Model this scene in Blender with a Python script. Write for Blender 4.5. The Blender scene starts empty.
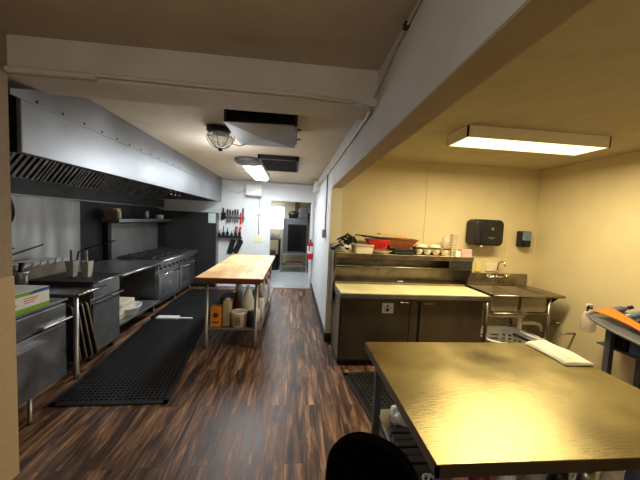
import bpy, math, random
from mathutils import Vector, Matrix
random.seed(7)
C = bpy.context.scene.collection
PI = math.pi

# ------------------------------------------------------------------ materials
def mat(name, col, rough=.5, metal=0., var=0., vscale=6., stretch=(1,1,1), bump=0., bscale=40., bstretch=(1,1,1), emit=None, estr=0., trans=0., alpha=1., coat=0., rvar=0., col2=None, ior=1.45):
    m = bpy.data.materials.new(name); m.use_nodes = True
    nt = m.node_tree; N = nt.nodes; L = nt.links; b = N['Principled BSDF']
    b.inputs['Base Color'].default_value = (*col, 1); b.inputs['Roughness'].default_value = rough
    b.inputs['Metallic'].default_value = metal; b.inputs['IOR'].default_value = ior
    b.inputs['Transmission Weight'].default_value = trans; b.inputs['Alpha'].default_value = alpha
    b.inputs['Coat Weight'].default_value = coat
    if emit: b.inputs['Emission Color'].default_value = (*emit, 1); b.inputs['Emission Strength'].default_value = estr
    tc = N.new('ShaderNodeTexCoord')
    def noise(sc, st, det=5):
        mp = N.new('ShaderNodeMapping'); mp.inputs['Scale'].default_value = st
        L.new(tc.outputs['Object'], mp.inputs[0]); n = N.new('ShaderNodeTexNoise')
        n.inputs['Scale'].default_value = sc; n.inputs['Detail'].default_value = det
        L.new(mp.outputs[0], n.inputs[0]); return n
    n = noise(vscale, stretch)
    r = N.new('ShaderNodeValToRGB'); c2 = col2 if col2 else tuple(c*(1-var) for c in col); c1 = col if col2 else tuple(min(1, c*(1+var*.5)) for c in col)
    r.color_ramp.elements[0].position = .32; r.color_ramp.elements[1].position = .68
    r.color_ramp.elements[0].color = (*c2, 1); r.color_ramp.elements[1].color = (*c1, 1)
    L.new(n.outputs['Fac'], r.inputs[0]); L.new(r.outputs[0], b.inputs['Base Color'])
    if rvar:
        mr = N.new('ShaderNodeMapRange'); mr.inputs['To Min'].default_value = rough-rvar; mr.inputs['To Max'].default_value = rough+rvar
        mr.inputs['From Min'].default_value = .3; mr.inputs['From Max'].default_value = .7
        L.new(n.outputs['Fac'], mr.inputs[0]); L.new(mr.outputs[0], b.inputs['Roughness'])
    if bump:
        nb = noise(bscale, bstretch, 3); bp = N.new('ShaderNodeBump'); bp.inputs['Strength'].default_value = bump; bp.inputs['Distance'].default_value = .01
        L.new(nb.outputs['Fac'], bp.inputs['Height']); L.new(bp.outputs[0], b.inputs['Normal'])
    return m

def floor_mat():
    m = bpy.data.materials.new('dark_plank_floor'); m.use_nodes = True
    nt = m.node_tree; N = nt.nodes; L = nt.links; b = N['Principled BSDF']
    tc = N.new('ShaderNodeTexCoord')
    mp = N.new('ShaderNodeMapping'); mp.inputs['Rotation'].default_value = (0, 0, PI/2); L.new(tc.outputs['Object'], mp.inputs[0])
    br = N.new('ShaderNodeTexBrick'); br.inputs['Scale'].default_value = 1; br.inputs['Brick Width'].default_value = 1.25; br.inputs['Row Height'].default_value = .16
    br.inputs['Mortar Size'].default_value = .0016; br.inputs['Color1'].default_value = (0, 0, 0, 1); br.inputs['Color2'].default_value = (1, 1, 1, 1); br.inputs['Mortar'].default_value = (.5, .5, .5, 1)
    L.new(mp.outputs[0], br.inputs[0])
    # long grain, shifted plank by plank
    add = N.new('ShaderNodeVectorMath'); add.operation = 'MULTIPLY_ADD'; add.inputs[1].default_value = (7, 13, 3)
    L.new(br.outputs['Color'], add.inputs[0]); L.new(tc.outputs['Object'], add.inputs[2])
    m2 = N.new('ShaderNodeMapping'); m2.inputs['Scale'].default_value = (1, .10, 1); L.new(add.outputs[0], m2.inputs[0])
    n1 = N.new('ShaderNodeTexNoise'); n1.inputs['Scale'].default_value = 19; n1.inputs['Detail'].default_value = 8; n1.inputs['Roughness'].default_value = .68; n1.inputs['Distortion'].default_value = .6
    L.new(m2.outputs[0], n1.inputs[0])
    r = N.new('ShaderNodeValToRGB'); e = r.color_ramp.elements
    e[0].position = .40; e[0].color = (.042, .024, .016, 1); e[1].position = .68; e[1].color = (.56, .34, .18, 1)
    q = e.new(.47); q.color = (.10, .050, .028, 1); q = e.new(.56); q.color = (.24, .125, .066, 1)
    L.new(n1.outputs['Fac'], r.inputs[0])
    mx = N.new('ShaderNodeMixRGB'); mx.blend_type = 'MULTIPLY'; mx.inputs[0].default_value = .55
    r2 = N.new('ShaderNodeValToRGB'); r2.color_ramp.elements[0].color = (.30, .27, .25, 1); r2.color_ramp.elements[1].color = (1, 1, 1, 1)
    L.new(br.outputs['Color'], r2.inputs[0]); L.new(r.outputs[0], mx.inputs[1]); L.new(r2.outputs[0], mx.inputs[2])
    mx2 = N.new('ShaderNodeMixRGB'); mx2.blend_type = 'MIX'; mx2.inputs[2].default_value = (.012, .006, .004, 1)
    L.new(br.outputs['Fac'], mx2.inputs[0]); L.new(mx.outputs[0], mx2.inputs[1]); L.new(mx2.outputs[0], b.inputs['Base Color'])
    mr = N.new('ShaderNodeMapRange'); mr.inputs['To Min'].default_value = .26; mr.inputs['To Max'].default_value = .60; L.new(n1.outputs['Fac'], mr.inputs[0]); L.new(mr.outputs[0], b.inputs['Roughness'])
    bp = N.new('ShaderNodeBump'); bp.inputs['Strength'].default_value = .4; bp.inputs['Distance'].default_value = .004
    L.new(n1.outputs['Fac'], bp.inputs['Height']); L.new(bp.outputs[0], b.inputs['Normal'])
    return m

def butcher_mat():
    m = bpy.data.materials.new('butcher_block'); m.use_nodes = True
    nt = m.node_tree; N = nt.nodes; L = nt.links; b = N['Principled BSDF']
    tc = N.new('ShaderNodeTexCoord'); mp = N.new('ShaderNodeMapping'); mp.inputs['Rotation'].default_value = (0, 0, PI/2); L.new(tc.outputs['Object'], mp.inputs[0])
    br = N.new('ShaderNodeTexBrick'); br.inputs['Scale'].default_value = 1; br.inputs['Brick Width'].default_value = .45; br.inputs['Row Height'].default_value = .045
    br.inputs['Mortar Size'].default_value = .0008; br.inputs['Color1'].default_value = (.80, .50, .20, 1); br.inputs['Color2'].default_value = (.93, .68, .34, 1); br.inputs['Mortar'].default_value = (.5, .27, .1, 1)
    L.new(mp.outputs[0], br.inputs[0])
    n = N.new('ShaderNodeTexNoise'); n.inputs['Scale'].default_value = 3; n.inputs['Detail'].default_value = 6; L.new(tc.outputs['Object'], n.inputs[0])
    r = N.new('ShaderNodeValToRGB'); r.color_ramp.elements[0].position = .35; r.color_ramp.elements[0].color = (.78, .62, .48, 1); r.color_ramp.elements[1].position = .62; r.color_ramp.elements[1].color = (1, 1, 1, 1)
    L.new(n.outputs['Fac'], r.inputs[0]); mx = N.new('ShaderNodeMixRGB'); mx.blend_type = 'MULTIPLY'; mx.inputs[0].default_value = 1
    L.new(br.outputs['Color'], mx.inputs[1]); L.new(r.outputs[0], mx.inputs[2]); L.new(mx.outputs[0], b.inputs['Base Color']); b.inputs['Roughness'].default_value = .45
    return m

M = dict(
 floor=floor_mat(), butcher=butcher_mat(),
 butcher_edge=mat('butcher_edge', (.16,.045,.022), .45, var=.3, vscale=9, stretch=(.3,.3,4)),
 ceil=mat('warm_ceiling', (.60,.54,.43), .9, var=.08, vscale=3, bump=.25, bscale=90),
 ceil_front=mat('front_ceiling', (.52,.45,.38), .9, var=.12, vscale=2.5, bump=.2, bscale=70),
 white=mat('white_wall', (.70,.735,.75), .6, var=.06, vscale=3),
 beam=mat('beam_paint', (.60,.60,.60), .75, var=.08, vscale=3, bump=.08, bscale=60),
 header=mat('header_paint', (.60,.57,.53), .8, var=.1, vscale=3, bump=.1, bscale=60),
 yellow=mat('cream_wall', (.68,.58,.33), .7, var=.05, vscale=2.5, bump=.05, bscale=50),
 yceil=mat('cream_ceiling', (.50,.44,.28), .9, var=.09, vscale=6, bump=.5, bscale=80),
 soffit=mat('soffit_paint', (.50,.42,.30), .85, var=.08, vscale=5, bump=.15, bscale=80),
 tan=mat('tan_wall', (.36,.28,.19), .8, var=.08, vscale=30, bump=.15, bscale=120),
 tan2=mat('tan_guard', (.56,.41,.25), .6, var=.05, vscale=20),
 trim=mat('cream_trim', (.80,.72,.50), .6, var=.04),
 wtrim=mat('white_trim', (.72,.74,.74), .5, var=.05),
 blackbase=mat('black_baseboard', (.02,.02,.022), .5),
 grayfloor=mat('pale_gray_floor', (.45,.50,.54), .35, var=.12, vscale=5),
 steel=mat('brushed_steel', (.42,.42,.43), .34, .95, var=.14, vscale=5, rvar=.05, bump=.02, bscale=60, bstretch=(1,1,8)),
 hood=mat('hood_steel', (.27,.285,.30), .42, .85, var=.22, vscale=2.2, rvar=.08, bump=.10, bscale=3),
 splash=mat('splash_steel', (.40,.40,.40), .42, .85, var=.42, vscale=2.6, stretch=(1,2.0,.35), rvar=.1),
 guard=mat('guard_steel', (.36,.36,.35), .42, .85, var=.15, vscale=2, rvar=.06),
 dsteel=mat('dark_steel', (.29,.295,.31), .36, .9, var=.22, vscale=5, rvar=.1),
 fsteel=mat('fridge_steel', (.19,.165,.125), .34, .85, var=.25, vscale=3, stretch=(1,1,.3), rvar=.08, bump=.04, bscale=40, bstretch=(1,1,10)),
 freezer=mat('freezer_steel', (.36,.38,.42), .38, .85, var=.45, vscale=4, rvar=.12),
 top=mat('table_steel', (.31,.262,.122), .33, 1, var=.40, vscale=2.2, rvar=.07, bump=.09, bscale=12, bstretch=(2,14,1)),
 tedge=mat('table_edge', (.15,.13,.10), .4, .8, var=.2),
 tleg=mat('gray_leg', (.14,.155,.18), .5, .4, var=.2),
 sinksteel=mat('sink_steel', (.34,.31,.25), .33, 1, var=.3, vscale=6, rvar=.08),
 galv=mat('galvanized', (.30,.30,.30), .45, .8, var=.15, vscale=6),
 black=mat('black_metal', (.014,.014,.015), .38, .3, var=.3),
 iron=mat('cast_iron', (.05,.05,.052), .42, .6, var=.3, bump=.15),
 blackp=mat('black_plastic', (.011,.011,.012), .45, var=.2),
 chair=mat('black_upholstery', (.002,.002,.002), .98, ior=1.05),
 panel=mat('black_panel', (.055,.057,.057), .34, .5, var=.25, vscale=2, stretch=(1,1,.4), rvar=.05),
 dark=mat('matte_black', (.02,.02,.022), .6, var=.4),  # plain near-black shared by backings, gaps, pans and plates
 rubber=mat('rubber', (.010,.010,.011), .55, var=.3),
 basin=mat('basin_steel', (.40,.35,.25), .4, .45, var=.12),
 slat=mat('slat_dark', (.045,.055,.065), .4, .3, var=.3),
 railm=mat('rail_metal', (.20,.17,.13), .45, .5, var=.3),
 holder=mat('holder_plastic', (.46,.44,.38), .4, var=.15),
 panrim=mat('pan_rim', (.30,.25,.20), .45, .7, var=.3),
 trough=mat('trough_dark', (.05,.052,.055), .4, .6, var=.3),
 legm=mat('leg_steel', (.36,.35,.34), .36, .9, var=.12),
 filt=mat('filter_steel', (.50,.50,.50), .34, .85, var=.4, vscale=8),
 board=mat('cutting_board', (.86,.80,.42), .42, var=.15, vscale=4, rvar=.08),
 cream=mat('cream_plastic', (.80,.72,.52), .45, var=.08),
 whitep=mat('white_plastic', (.80,.80,.78), .4, var=.06),
 bowl=mat('white_china', (.85,.86,.88), .25, var=.04),
 beige=mat('beige_plastic', (.55,.47,.32), .5, var=.12),
 grayp=mat('gray_plastic', (.42,.40,.36), .45, var=.15),
 jug=mat('milky_jug', (.62,.62,.55), .35, var=.08),
 red=mat('red_plastic', (.62,.02,.015), .4, var=.15),
 orange=mat('orange_paint', (.88,.30,.02), .5, var=.1),
 orangec=mat('orange_cloth', (.92,.20,.02), .8, var=.1),
 brown=mat('brown_wicker', (.24,.07,.018), .5, var=.35, vscale=20, stretch=(1,1,5), bump=.4, bscale=60),
 green=mat('green_print', (.20,.42,.05), .45, var=.06),
 blue=mat('blue_print', (.02,.09,.28), .45, var=.06),
 ink=mat('ink', (.06,.05,.05), .6), redink=mat('red_ink', (.6,.05,.04), .6), pink=mat('pink_print', (.75,.40,.36), .6, var=.2),
 cloth=mat('towel_cloth', (.86,.82,.66), .95, var=.1, vscale=20, bump=.5, bscale=180),
 bag=mat('plastic_bag', (.75,.74,.72), .3, var=.15, bump=.5, bscale=18),
 pvc=mat('pvc', (.80,.74,.58), .35, var=.06),
 spray=mat('cloudy_bottle', (.74,.68,.56), .2, alpha=.55),
 glass=mat('lamp_glass', (.9,.9,.85), .1, alpha=.45),
 bglass=mat('blue_clear', (.16,.24,.30), .1, var=.3, vscale=30),
 chrome=mat('chrome', (.8,.78,.72), .12, 1),
 conduit=mat('conduit', (.50,.49,.46), .4, .3, var=.1),
 darkwire=mat('dark_wire', (.05,.05,.05), .5),
 yellowp=mat('yellow_plate', (.80,.62,.22), .5), paper=mat('paper', (.62,.72,.70), .8, var=.1),
 wood=mat('light_wood', (.20,.12,.07), .5, var=.2),
 duct=mat('duct_gray', (.17,.18,.19), .5, .3, var=.15),
 bluegray=mat('blue_gray', (.10,.14,.22), .5, var=.3), maroon=mat('maroon', (.25,.02,.06), .5),
 ovenglass=mat('oven_glass', (.004,.005,.007), .12),
 rackgray=mat('rack_gray', (.13,.14,.155), .45, .4, var=.2),
 tube=mat('tube_glow', (1,1,1), .4, emit=(.93,.97,1.0), estr=7.5),
 diff=mat('diffuser_glow', (1,.93,.7), .4, emit=(1,.80,.38), estr=2.2),
 sky=mat('window_glow', (1,1,1), .5, emit=(.95,.93,.85), estr=1.1),
 blind=mat('blind', (.80,.78,.72), .6),
)

# ------------------------------------------------------------------ mesh helpers
class MB:
    def __init__(s): s.v = []; s.f = []; s.sm = []
    def add(s, vs, fs, smooth=False, mtx=None):
        o = len(s.v)
        for v in vs: s.v.append(tuple(mtx @ Vector(v)) if mtx else tuple(v))
        for f in fs: s.f.append([i+o for i in f]); s.sm.append(smooth)
        return s
    def box(s, x0, x1, y0, y1, z0, z1, mtx=None):
        vs = [(x,y,z) for x in (x0,x1) for y in (y0,y1) for z in (z0,z1)]
        return s.add(vs, [(0,1,3,2),(4,6,7,5),(0,4,5,1),(2,3,7,6),(0,2,6,4),(1,5,7,3)], mtx=mtx)
    def rbox(s, x0, x1, y0, y1, z0, z1, r=.02, ax='z', n=4, mtx=None):
        # box with rounded corners in the plane perpendicular to ax
        rng = {'z':((x0,x1),(y0,y1),(z0,z1)),'y':((x0,x1),(z0,z1),(y0,y1)),'x':((y0,y1),(z0,z1),(x0,x1))}[ax]
        (a0,a1),(b0,b1),(c0,c1) = rng; P = []
        for ca, cb, t0 in ((a1-r,b1-r,0),(a0+r,b1-r,PI/2),(a0+r,b0+r,PI),(a1-r,b0+r,1.5*PI)):
            for i in range(n+1): t = t0+i*PI/2/n; P.append((ca+r*math.cos(t), cb+r*math.sin(t)))
        return s.prism(P, c0, c1, ax, mtx)
    def prism(s, P, c0, c1, ax='z', mtx=None):
        n = len(P)
        def q(a,b,c): return {'z':(a,b,c),'y':(a,c,b),'x':(c,a,b)}[ax]
        vs = [q(a,b,c0) for a,b in P]+[q(a,b,c1) for a,b in P]
        fs = [(i,(i+1)%n,n+(i+1)%n,n+i) for i in range(n)]+[tuple(range(n))[::-1], tuple(range(n,2*n))]
        return s.add(vs, fs, mtx=mtx)
    def lathe(s, prof, cx=0, cy=0, cz=0, n=20, mtx=None, cap=True):
        vs = []; fs = []; k = len(prof)
        for i in range(n):
            t = 2*PI*i/n
            for r,z in prof: vs.append((cx+r*math.cos(t), cy+r*math.sin(t), cz+z))
        for i in range(n):
            j = (i+1)%n
            for a in range(k-1): fs.append((i*k+a, j*k+a, j*k+a+1, i*k+a+1))
        s.add(vs, fs, True, mtx)
        if cap:
            o = len(s.v)-n*k
            if prof[0][0] > 1e-4: s.f.append([o+i*k for i in range(n)][::-1]); s.sm.append(False)
            if prof[-1][0] > 1e-4: s.f.append([o+i*k+k-1 for i in range(n)]); s.sm.append(False)
        return s
    def tube(s, pts, r, n=10, closed=False):
        pts = [Vector(p) for p in pts]; k = len(pts); rr = r if isinstance(r, (list,tuple)) else [r]*k
        rings = []; up = None
        for i,p in enumerate(pts):
            a = pts[i-1] if (i or closed) else p; b = pts[(i+1)%k] if (i < k-1 or closed) else p
            d = (b-a).normalized()
            if up is None: up = Vector((0,0,1)) if abs(d.z) < .9 else Vector((1,0,0))
            u = (up - d*up.dot(d)).normalized(); w = d.cross(u); up = u
            rings.append([p+(u*math.cos(2*PI*j/n)+w*math.sin(2*PI*j/n))*rr[i] for j in range(n)])
        vs = [v for ring in rings for v in ring]; fs = []
        for i in range(k if closed else k-1):
            for j in range(n): a = i*n; b = ((i+1)%k)*n; fs.append((a+j, a+(j+1)%n, b+(j+1)%n, b+j))
        s.add(vs, fs, True)
        if not closed:
            o = len(s.v)-k*n; s.f.append(list(range(o, o+n))[::-1]); s.sm.append(False); s.f.append(list(range(o+(k-1)*n, o+k*n))); s.sm.append(False)
        return s
    def cyl(s, a, b, r, n=12): return s.tube([a, b], r, n)
    def quad(s, *p): return s.add(p, [tuple(range(len(p)))])
    def grid(s, fn, nu, nv, smooth=True):
        vs = [fn(i/nu, j/nv) for i in range(nu+1) for j in range(nv+1)]
        return s.add(vs, [(i*(nv+1)+j, (i+1)*(nv+1)+j, (i+1)*(nv+1)+j+1, i*(nv+1)+j+1) for i in range(nu) for j in range(nv)], smooth)
    def build(s, name, m, parent=None, loc=None, bevel=0, seg=2, solid=0, subsurf=0):
        o0 = Vector(loc) if loc else (WO[parent.name] if parent else Vector((0,0,0)))
        me = bpy.data.meshes.new(name); me.from_pydata([tuple(Vector(v)-o0) for v in s.v], [], s.f); me.validate()
        if len(me.polygons) == len(s.sm): me.polygons.foreach_set('use_smooth', s.sm)
        import bmesh
        bm = bmesh.new(); bm.from_mesh(me); bmesh.ops.recalc_face_normals(bm, faces=bm.faces); bm.to_mesh(me); bm.free()
        me.materials.append(M[m] if isinstance(m, str) else m)
        ob = bpy.data.objects.new(name, me); C.objects.link(ob)
        if solid: k = ob.modifiers.new('solid', 'SOLIDIFY'); k.thickness = solid; k.offset = 0
        if bevel:
            k = ob.modifiers.new('bevel', 'BEVEL'); k.width = bevel; k.segments = seg; k.limit_method = 'ANGLE'; k.angle_limit = .7
        if subsurf: k = ob.modifiers.new('sub', 'SUBSURF'); k.levels = subsurf; k.render_levels = subsurf
        if parent: ob.parent = parent
        else: ob.location = o0
        WO[ob.name] = o0
        return ob
WO = {}
def tag(o, label=None, cat=None, group=None, kind=None):
    if label: o['label'] = label
    if cat: o['category'] = cat
    if group: o['group'] = group
    if kind: o['kind'] = kind
    return o
def thing(name, label, cat, loc, group=None):
    o = bpy.data.objects.new(name, None); C.objects.link(o); o.empty_display_size = .1
    o.location = loc; WO[o.name] = Vector(loc); return tag(o, label, cat, group)
def struct(name, mb, m, **k): return tag(mb.build(name, m, **k), kind='structure')
def B(*a, **k): return MB().box(*a, **k)
def one(name, mb, m, label, cat, loc, group=None, **k): return tag(mb.build(name, m, loc=loc, **k), label, cat, group)
def dup(root, loc, label=None, rotz=None):
    r = root.copy(); C.objects.link(r); r.location = loc
    if rotz is not None: r.rotation_euler = (0,0,rotz)
    if label: r['label'] = label
    WO[r.name] = Vector(loc)
    for ch in list(root.children):
        c = ch.copy(); C.objects.link(c); c.parent = r
        for g in ch.children: d = g.copy(); C.objects.link(d); d.parent = c
    return r
def text(s, name, m, parent, loc, rot, size, thick=.0008):
    cu = bpy.data.curves.new(name, 'FONT'); cu.body = s; cu.size = size; cu.extrude = thick; cu.align_x = 'CENTER'; cu.align_y = 'CENTER'
    t = bpy.data.objects.new(name, cu); C.objects.link(t); dg = bpy.context.evaluated_depsgraph_get()
    me = bpy.data.meshes.new_from_object(t.evaluated_get(dg)); bpy.data.objects.remove(t); me.name = name
    me.materials.clear(); me.materials.append(M[m]); o = bpy.data.objects.new(name, me); C.objects.link(o)
    o.parent = parent; o.location = Vector(loc)-WO[parent.name]; o.rotation_euler = rot; WO[o.name] = Vector(loc)
    return o
def T(x,y,z): return Matrix.Translation((x,y,z))
def RX(a): return Matrix.Rotation(a,4,'X')
def RY(a): return Matrix.Rotation(a,4,'Y')
def RZ(a): return Matrix.Rotation(a,4,'Z')

# ------------------------------------------------------------------ the room
struct('floor', B(-3.3,3.9,-2.1,7.02,-.1,0), 'floor')
struct('floor', B(-2.4,1.6,7.02,11,-.1,-.001), 'grayfloor')
struct('ceiling', B(-1.87,.51,-2.1,1.87,2.69,2.8), 'ceil_front')
struct('ceiling', B(-3.3,.51,2.14,7.2,2.6,2.7), 'ceil')
struct('ceiling', B(.64,3.9,-2.1,4.1,2.6,2.7), 'yceil')
struct('wall_left', B(-3.3,-3.1,1.87,7.2,0,2.6), 'tan')
struct('wall_left_front', B(-1.87,-1.69,-2.1,1.87,0,2.69), 'tan')
struct('trim_1', B(-1.69,-1.683,1.2,1.873,0,1.28), 'tan2', bevel=.002)
struct('wall_left_return', B(-3.3,-1.87,1.72,1.87,0,2.6), 'tan')
# header across the opening and the sagging beam over the right room
struct('wall_header', B(-3.1,.51,1.87,2.14,2.467,2.69), 'header')
bm_ = MB(); ya, yb = -2.1, 3.9; za, zb = 2.262, 2.178
bm_.add([(.51,ya,za),(.645,ya,za),(.645,ya,2.69),(.51,ya,2.69),(.51,yb,zb),(.645,yb,zb),(.645,yb,2.69),(.51,yb,2.69)], [(0,1,2,3),(4,7,6,5),(0,4,5,1),(1,5,6,2),(2,6,7,3),(3,7,4,0)])
struct('wall_beam', bm_, 'beam')
struct('trim_2', MB().add([(.512,ya,za-.006),(.643,ya,za-.006),(.643,ya,za-.001),(.512,ya,za-.001),(.512,yb,zb-.006),(.643,yb,zb-.006),(.643,yb,zb-.001),(.512,yb,zb-.001)], [(0,1,2,3),(4,7,6,5),(0,4,5,1),(1,5,6,2),(2,6,7,3),(3,7,4,0)]), 'soffit')
struct('wall_aisle', B(.51,.645,3.9,7.2,0,2.6), 'white')
struct('trim_3', B(.50,.655,3.888,3.90,0,2.17), 'trim')
struct('wall_back', B(.645,3.9,3.95,4.1,0,2.6), 'yellow')
struct('wall_right', B(3.63,3.9,-2.1,3.95,0,2.6), 'yellow')
struct('wall_front', B(-1.9,3.9,-2.3,-2.1,0,2.8), 'yellow')
# far wall with the doorway
fw = MB(); fw.box(-3.3,-.575,7.1,7.22,0,2.6); fw.box(.425,.51,7.1,7.22,0,2.6); fw.box(-.575,.425,7.1,7.22,2.15,2.6)
struct('wall_far', fw, 'white')
dt = MB(); dt.box(-.635,-.57,7.075,7.24,0,2.20); dt.box(.42,.485,7.075,7.24,0,2.20); dt.box(-.57,.42,7.075,7.24,2.145,2.20)
struct('trim_4', dt, 'wtrim', bevel=.006)
struct('trim_5', B(-3.05,-.64,7.088,7.1,0,1.22), 'wtrim')            # pale lower wall board
struct('trim_6', B(-1.79,.50,7.03,7.1,2.52,2.56), 'wtrim', bevel=.006)
struct('trim_7', B(-.57,.42,6.96,7.24,0,.012), 'conduit')
struct('baseboard_aisle', B(.495,.51,3.88,7.09,0,.12), 'blackbase')
struct('baseboard_aisle_end', B(.495,.66,3.865,3.888,0,.12), 'blackbase')
for x in (1.885, 3.165):
    struct('trim_8' if x < 2 else 'trim_9', B(x,x+.014 if x<2 else x+.03,3.943,3.95,1.2,2.6), 'yellow')
struct('trim_10', B(3.61,3.63,3.93,3.95,0,2.6), 'yellow')
# back room
struct('wall_back_room_left', B(-2.5,-2.4,7.22,11,0,2.6), 'trim'); struct('wall_back_room_right', B(1.5,1.6,7.22,11,0,2.6), 'trim')
struct('wall_back_room_far', B(-2.4,1.5,10.9,11,0,2.6), 'trim'); struct('ceiling', B(-2.5,1.6,7.22,11,2.42,2.5), 'ceil')
wn = struct('window_1', B(-1.15,-.33,10.86,10.9,1.3,2.18), 'wtrim')
p = B(-1.11,-.37,10.85,10.862,1.34,2.14).build('pane', 'sky', wn)
q = MB()
for k in range(12): q.box(-1.12,-.36,10.82,10.845,1.36+k*.068,1.375+k*.068)
q.build('blind', 'blind', wn)

# ------------------------------------------------------------------ extractor hood
h = thing('extractor_hood', 'long stainless extractor hood with baffle filters above the cooking line', 'hood', (-2.4,4.4,2.04))
MB().prism([(1.96,2.04),(6.85,2.04),(6.85,2.60),(2.50,2.598),(2.01,2.42),(1.96,2.40)], -1.73, -1.70, 'x').build('fascia', 'hood', h, bevel=.004)
MB().prism([(1.885,2.362),(6.3,2.362),(6.3,2.598),(2.43,2.598),(2.366,2.578),(2.246,2.532),(2.123,2.485),(2.013,2.444),(1.885,2.396)], -1.70, -1.692, 'x').build('flashing', 'hood', h)
for k in range(12):
    y = 2.06+k*.21; MB().lathe([(.009,0),(.009,.004),(.0,.006)], n=8, mtx=T(-1.692,y,2.385) @ RY(PI/2)).build('screw', 'black', h)
B(-3.1,-1.73,6.81,6.85,2.04,2.60).build('end_panel', 'dsteel', h)
B(-3.1,-1.73,1.96,2.0,2.04,2.38).build('end_panel', 'black', h)
B(-3.1,-1.73,2.40,6.81,2.585,2.598).build('roof_panel', 'dark', h)
B(-1.76,-1.73,2.0,6.81,2.04,2.08).build('gutter', 'black', h)
# filters: sloping from the trough at the wall up towards the front
fa = math.radians(53); ln = .66
def filt(y0, y1):
    f = MB(); mt = T(-2.99,0,2.01) @ RY(-fa)
    f.box(0,ln,y0,y0+.02,-.02,.02,mtx=mt); f.box(0,ln,y1-.02,y1,-.02,.02,mtx=mt); f.box(0,.03,y0,y1,-.02,.02,mtx=mt); f.box(ln-.03,ln,y0,y1,-.02,.02,mtx=mt)
    n = 6
    for k in range(n):
        y = y0+.03+k*(y1-y0-.05)/n
        f.box(.03,ln-.03,y,y+.045,-.02,-.004,mtx=mt); f.box(.03,ln-.03,y,y+.006,-.03,-.02,mtx=mt)
    return f
for k in range(9):
    y = 2.03+k*.53; fo = filt(y, y+.5).build('filter', 'filt', h)
    B(0,ln,y+.03,y+.47,.012,.02, mtx=T(-2.99,0,2.01) @ RY(-fa)).build('filter_back', 'dark', fo)
MB().prism([(-3.1,1.84),(-2.97,1.84),(-2.96,2.01),(-3.1,2.01)], 2.0, 6.81, 'y').build('grease_trough', 'trough', h)
B(-3.09,-2.955,2.0,6.81,1.825,1.842).build('trough_lip', 'steel', h, bevel=.004)
for y in (5.55, 5.75, 5.95):
    MB().cyl((-2.3,y,2.10),(-2.3,y,2.30),.012).cyl((-2.3,y,2.06),(-2.3,y,2.10),.022).build('nozzle', 'chrome', h)

# wall cladding behind the line
one('steel_backsplash', B(-3.1,-3.085,1.95,4.42,.3,1.83), 'splash', 'streaked stainless wall cladding behind the griddle', 'wall panel', (-3.09,3.0,.3))
one('dark_wall_panel', B(-3.1,-3.085,4.42,4.86,.3,1.83), 'black', 'near-black wall cladding between the griddle and the range', 'wall panel', (-3.09,4.5,.3))  # this stretch of cladding is coloured near-black

one('range_wall_panel', B(-3.1,-3.085,4.86,6.87,.3,1.83), 'trough', 'dark steel cladding above and behind the range shelf', 'wall panel', (-3.09,5.9,.3))  # cladding in a dark steel colour
# ------------------------------------------------------------------ range
r = thing('gas_range', 'long stainless gas range with burners, two ovens and a high shelf', 'stove', (-2.7,5.92,0))
B(-3.05,-2.30,5.0,6.86,.12,.80).build('body', 'dsteel', r, bevel=.006)
B(-3.05,-2.22,4.99,6.86,.80,.895).build('cooktop', 'dsteel', r, bevel=.012)
MB().cyl((-2.225,4.99,.872),(-2.225,6.86,.872),.024).build('front_rail', 'steel', r)
B(-3.08,-3.05,4.99,6.86,.6,1.54).build('backguard', 'guard', r, bevel=.004)
sh = B(-3.07,-2.80,4.85,6.86,1.515,1.535).box(-2.815,-2.80,4.85,6.86,1.515,1.585).box(-3.07,-2.80,4.85,4.862,1.515,1.585).build('high_shelf', 'steel', r, bevel=.003)
B(-3.07,-3.0,4.9,4.99,.9,1.53).build('riser_post', 'black', r); B(-3.04,-2.98,6.70,6.86,.9,1.53).build('riser_post', 'black', r)
B(-2.30,-2.275,5.02,6.84,.70,.80).build('control_panel', 'steel', r, bevel=.004)
for k in range(10):
    y = 5.10+k*.178
    kb = MB().lathe([(.03,0),(.03,.012),(.022,.016),(.019,.036),(0,.038)], n=14, mtx=T(-2.275,y,.75) @ RY(PI/2)).build('knob', 'black', r)
    MB().lathe([(.038,0),(.038,.004)], n=16, mtx=T(-2.2755,y,.75) @ RY(PI/2)).build('bezel', 'chrome', kb)
for y0 in (5.04, 5.96):
    d = B(-2.31,-2.265,y0,y0+.86,.20,.68).build('oven_door', 'steel', r, bevel=.01)
    B(-2.266,-2.260,y0+.12,y0+.74,.28,.56).build('door_panel', 'dsteel', d, bevel=.003)
    MB().tube([(-2.262,y0+.10,.635),(-2.215,y0+.10,.635),(-2.215,y0+.76,.635),(-2.262,y0+.76,.635)], .013).build('handle', 'chrome', d)
    MB().lathe([(.03,0),(.03,.006)], n=14, mtx=T(-2.262,y0+.43,.42) @ RY(PI/2)).build('badge', 'steel', d)
B(-2.33,-2.29,5.02,6.84,.12,.19).build('kick_panel', 'dsteel', r)
for x in (-2.95,-2.36):
    for y in (5.06,5.93,6.80): MB().lathe([(.022,0),(.022,.02),(.016,.03),(.016,.12)], x, y, 0, 12).build('leg', 'legm', r)
for i in range(6):
    for j in range(2):
        cx = -2.50-j*.34; cy = 5.17+i*.305
        g = MB(); g.lathe([(.13,.0),(.14,.0),(.14,.014),(.13,.014),(.13,0)], cx, cy, .922, 24, cap=False)
        for a in range(8):
            t = a*PI/4; g.box(.05,.165,-.007,.007,.905,.938, mtx=T(cx,cy,0) @ RZ(t))
        gr = g.build('burner_grate', 'iron', r)
        MB().lathe([(.05,0),(.055,.012),(.03,.02),(.0,.02)], cx, cy, .895, 16).build('burner', 'galv' if (i+j)%2 else 'iron', gr)
        
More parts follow.
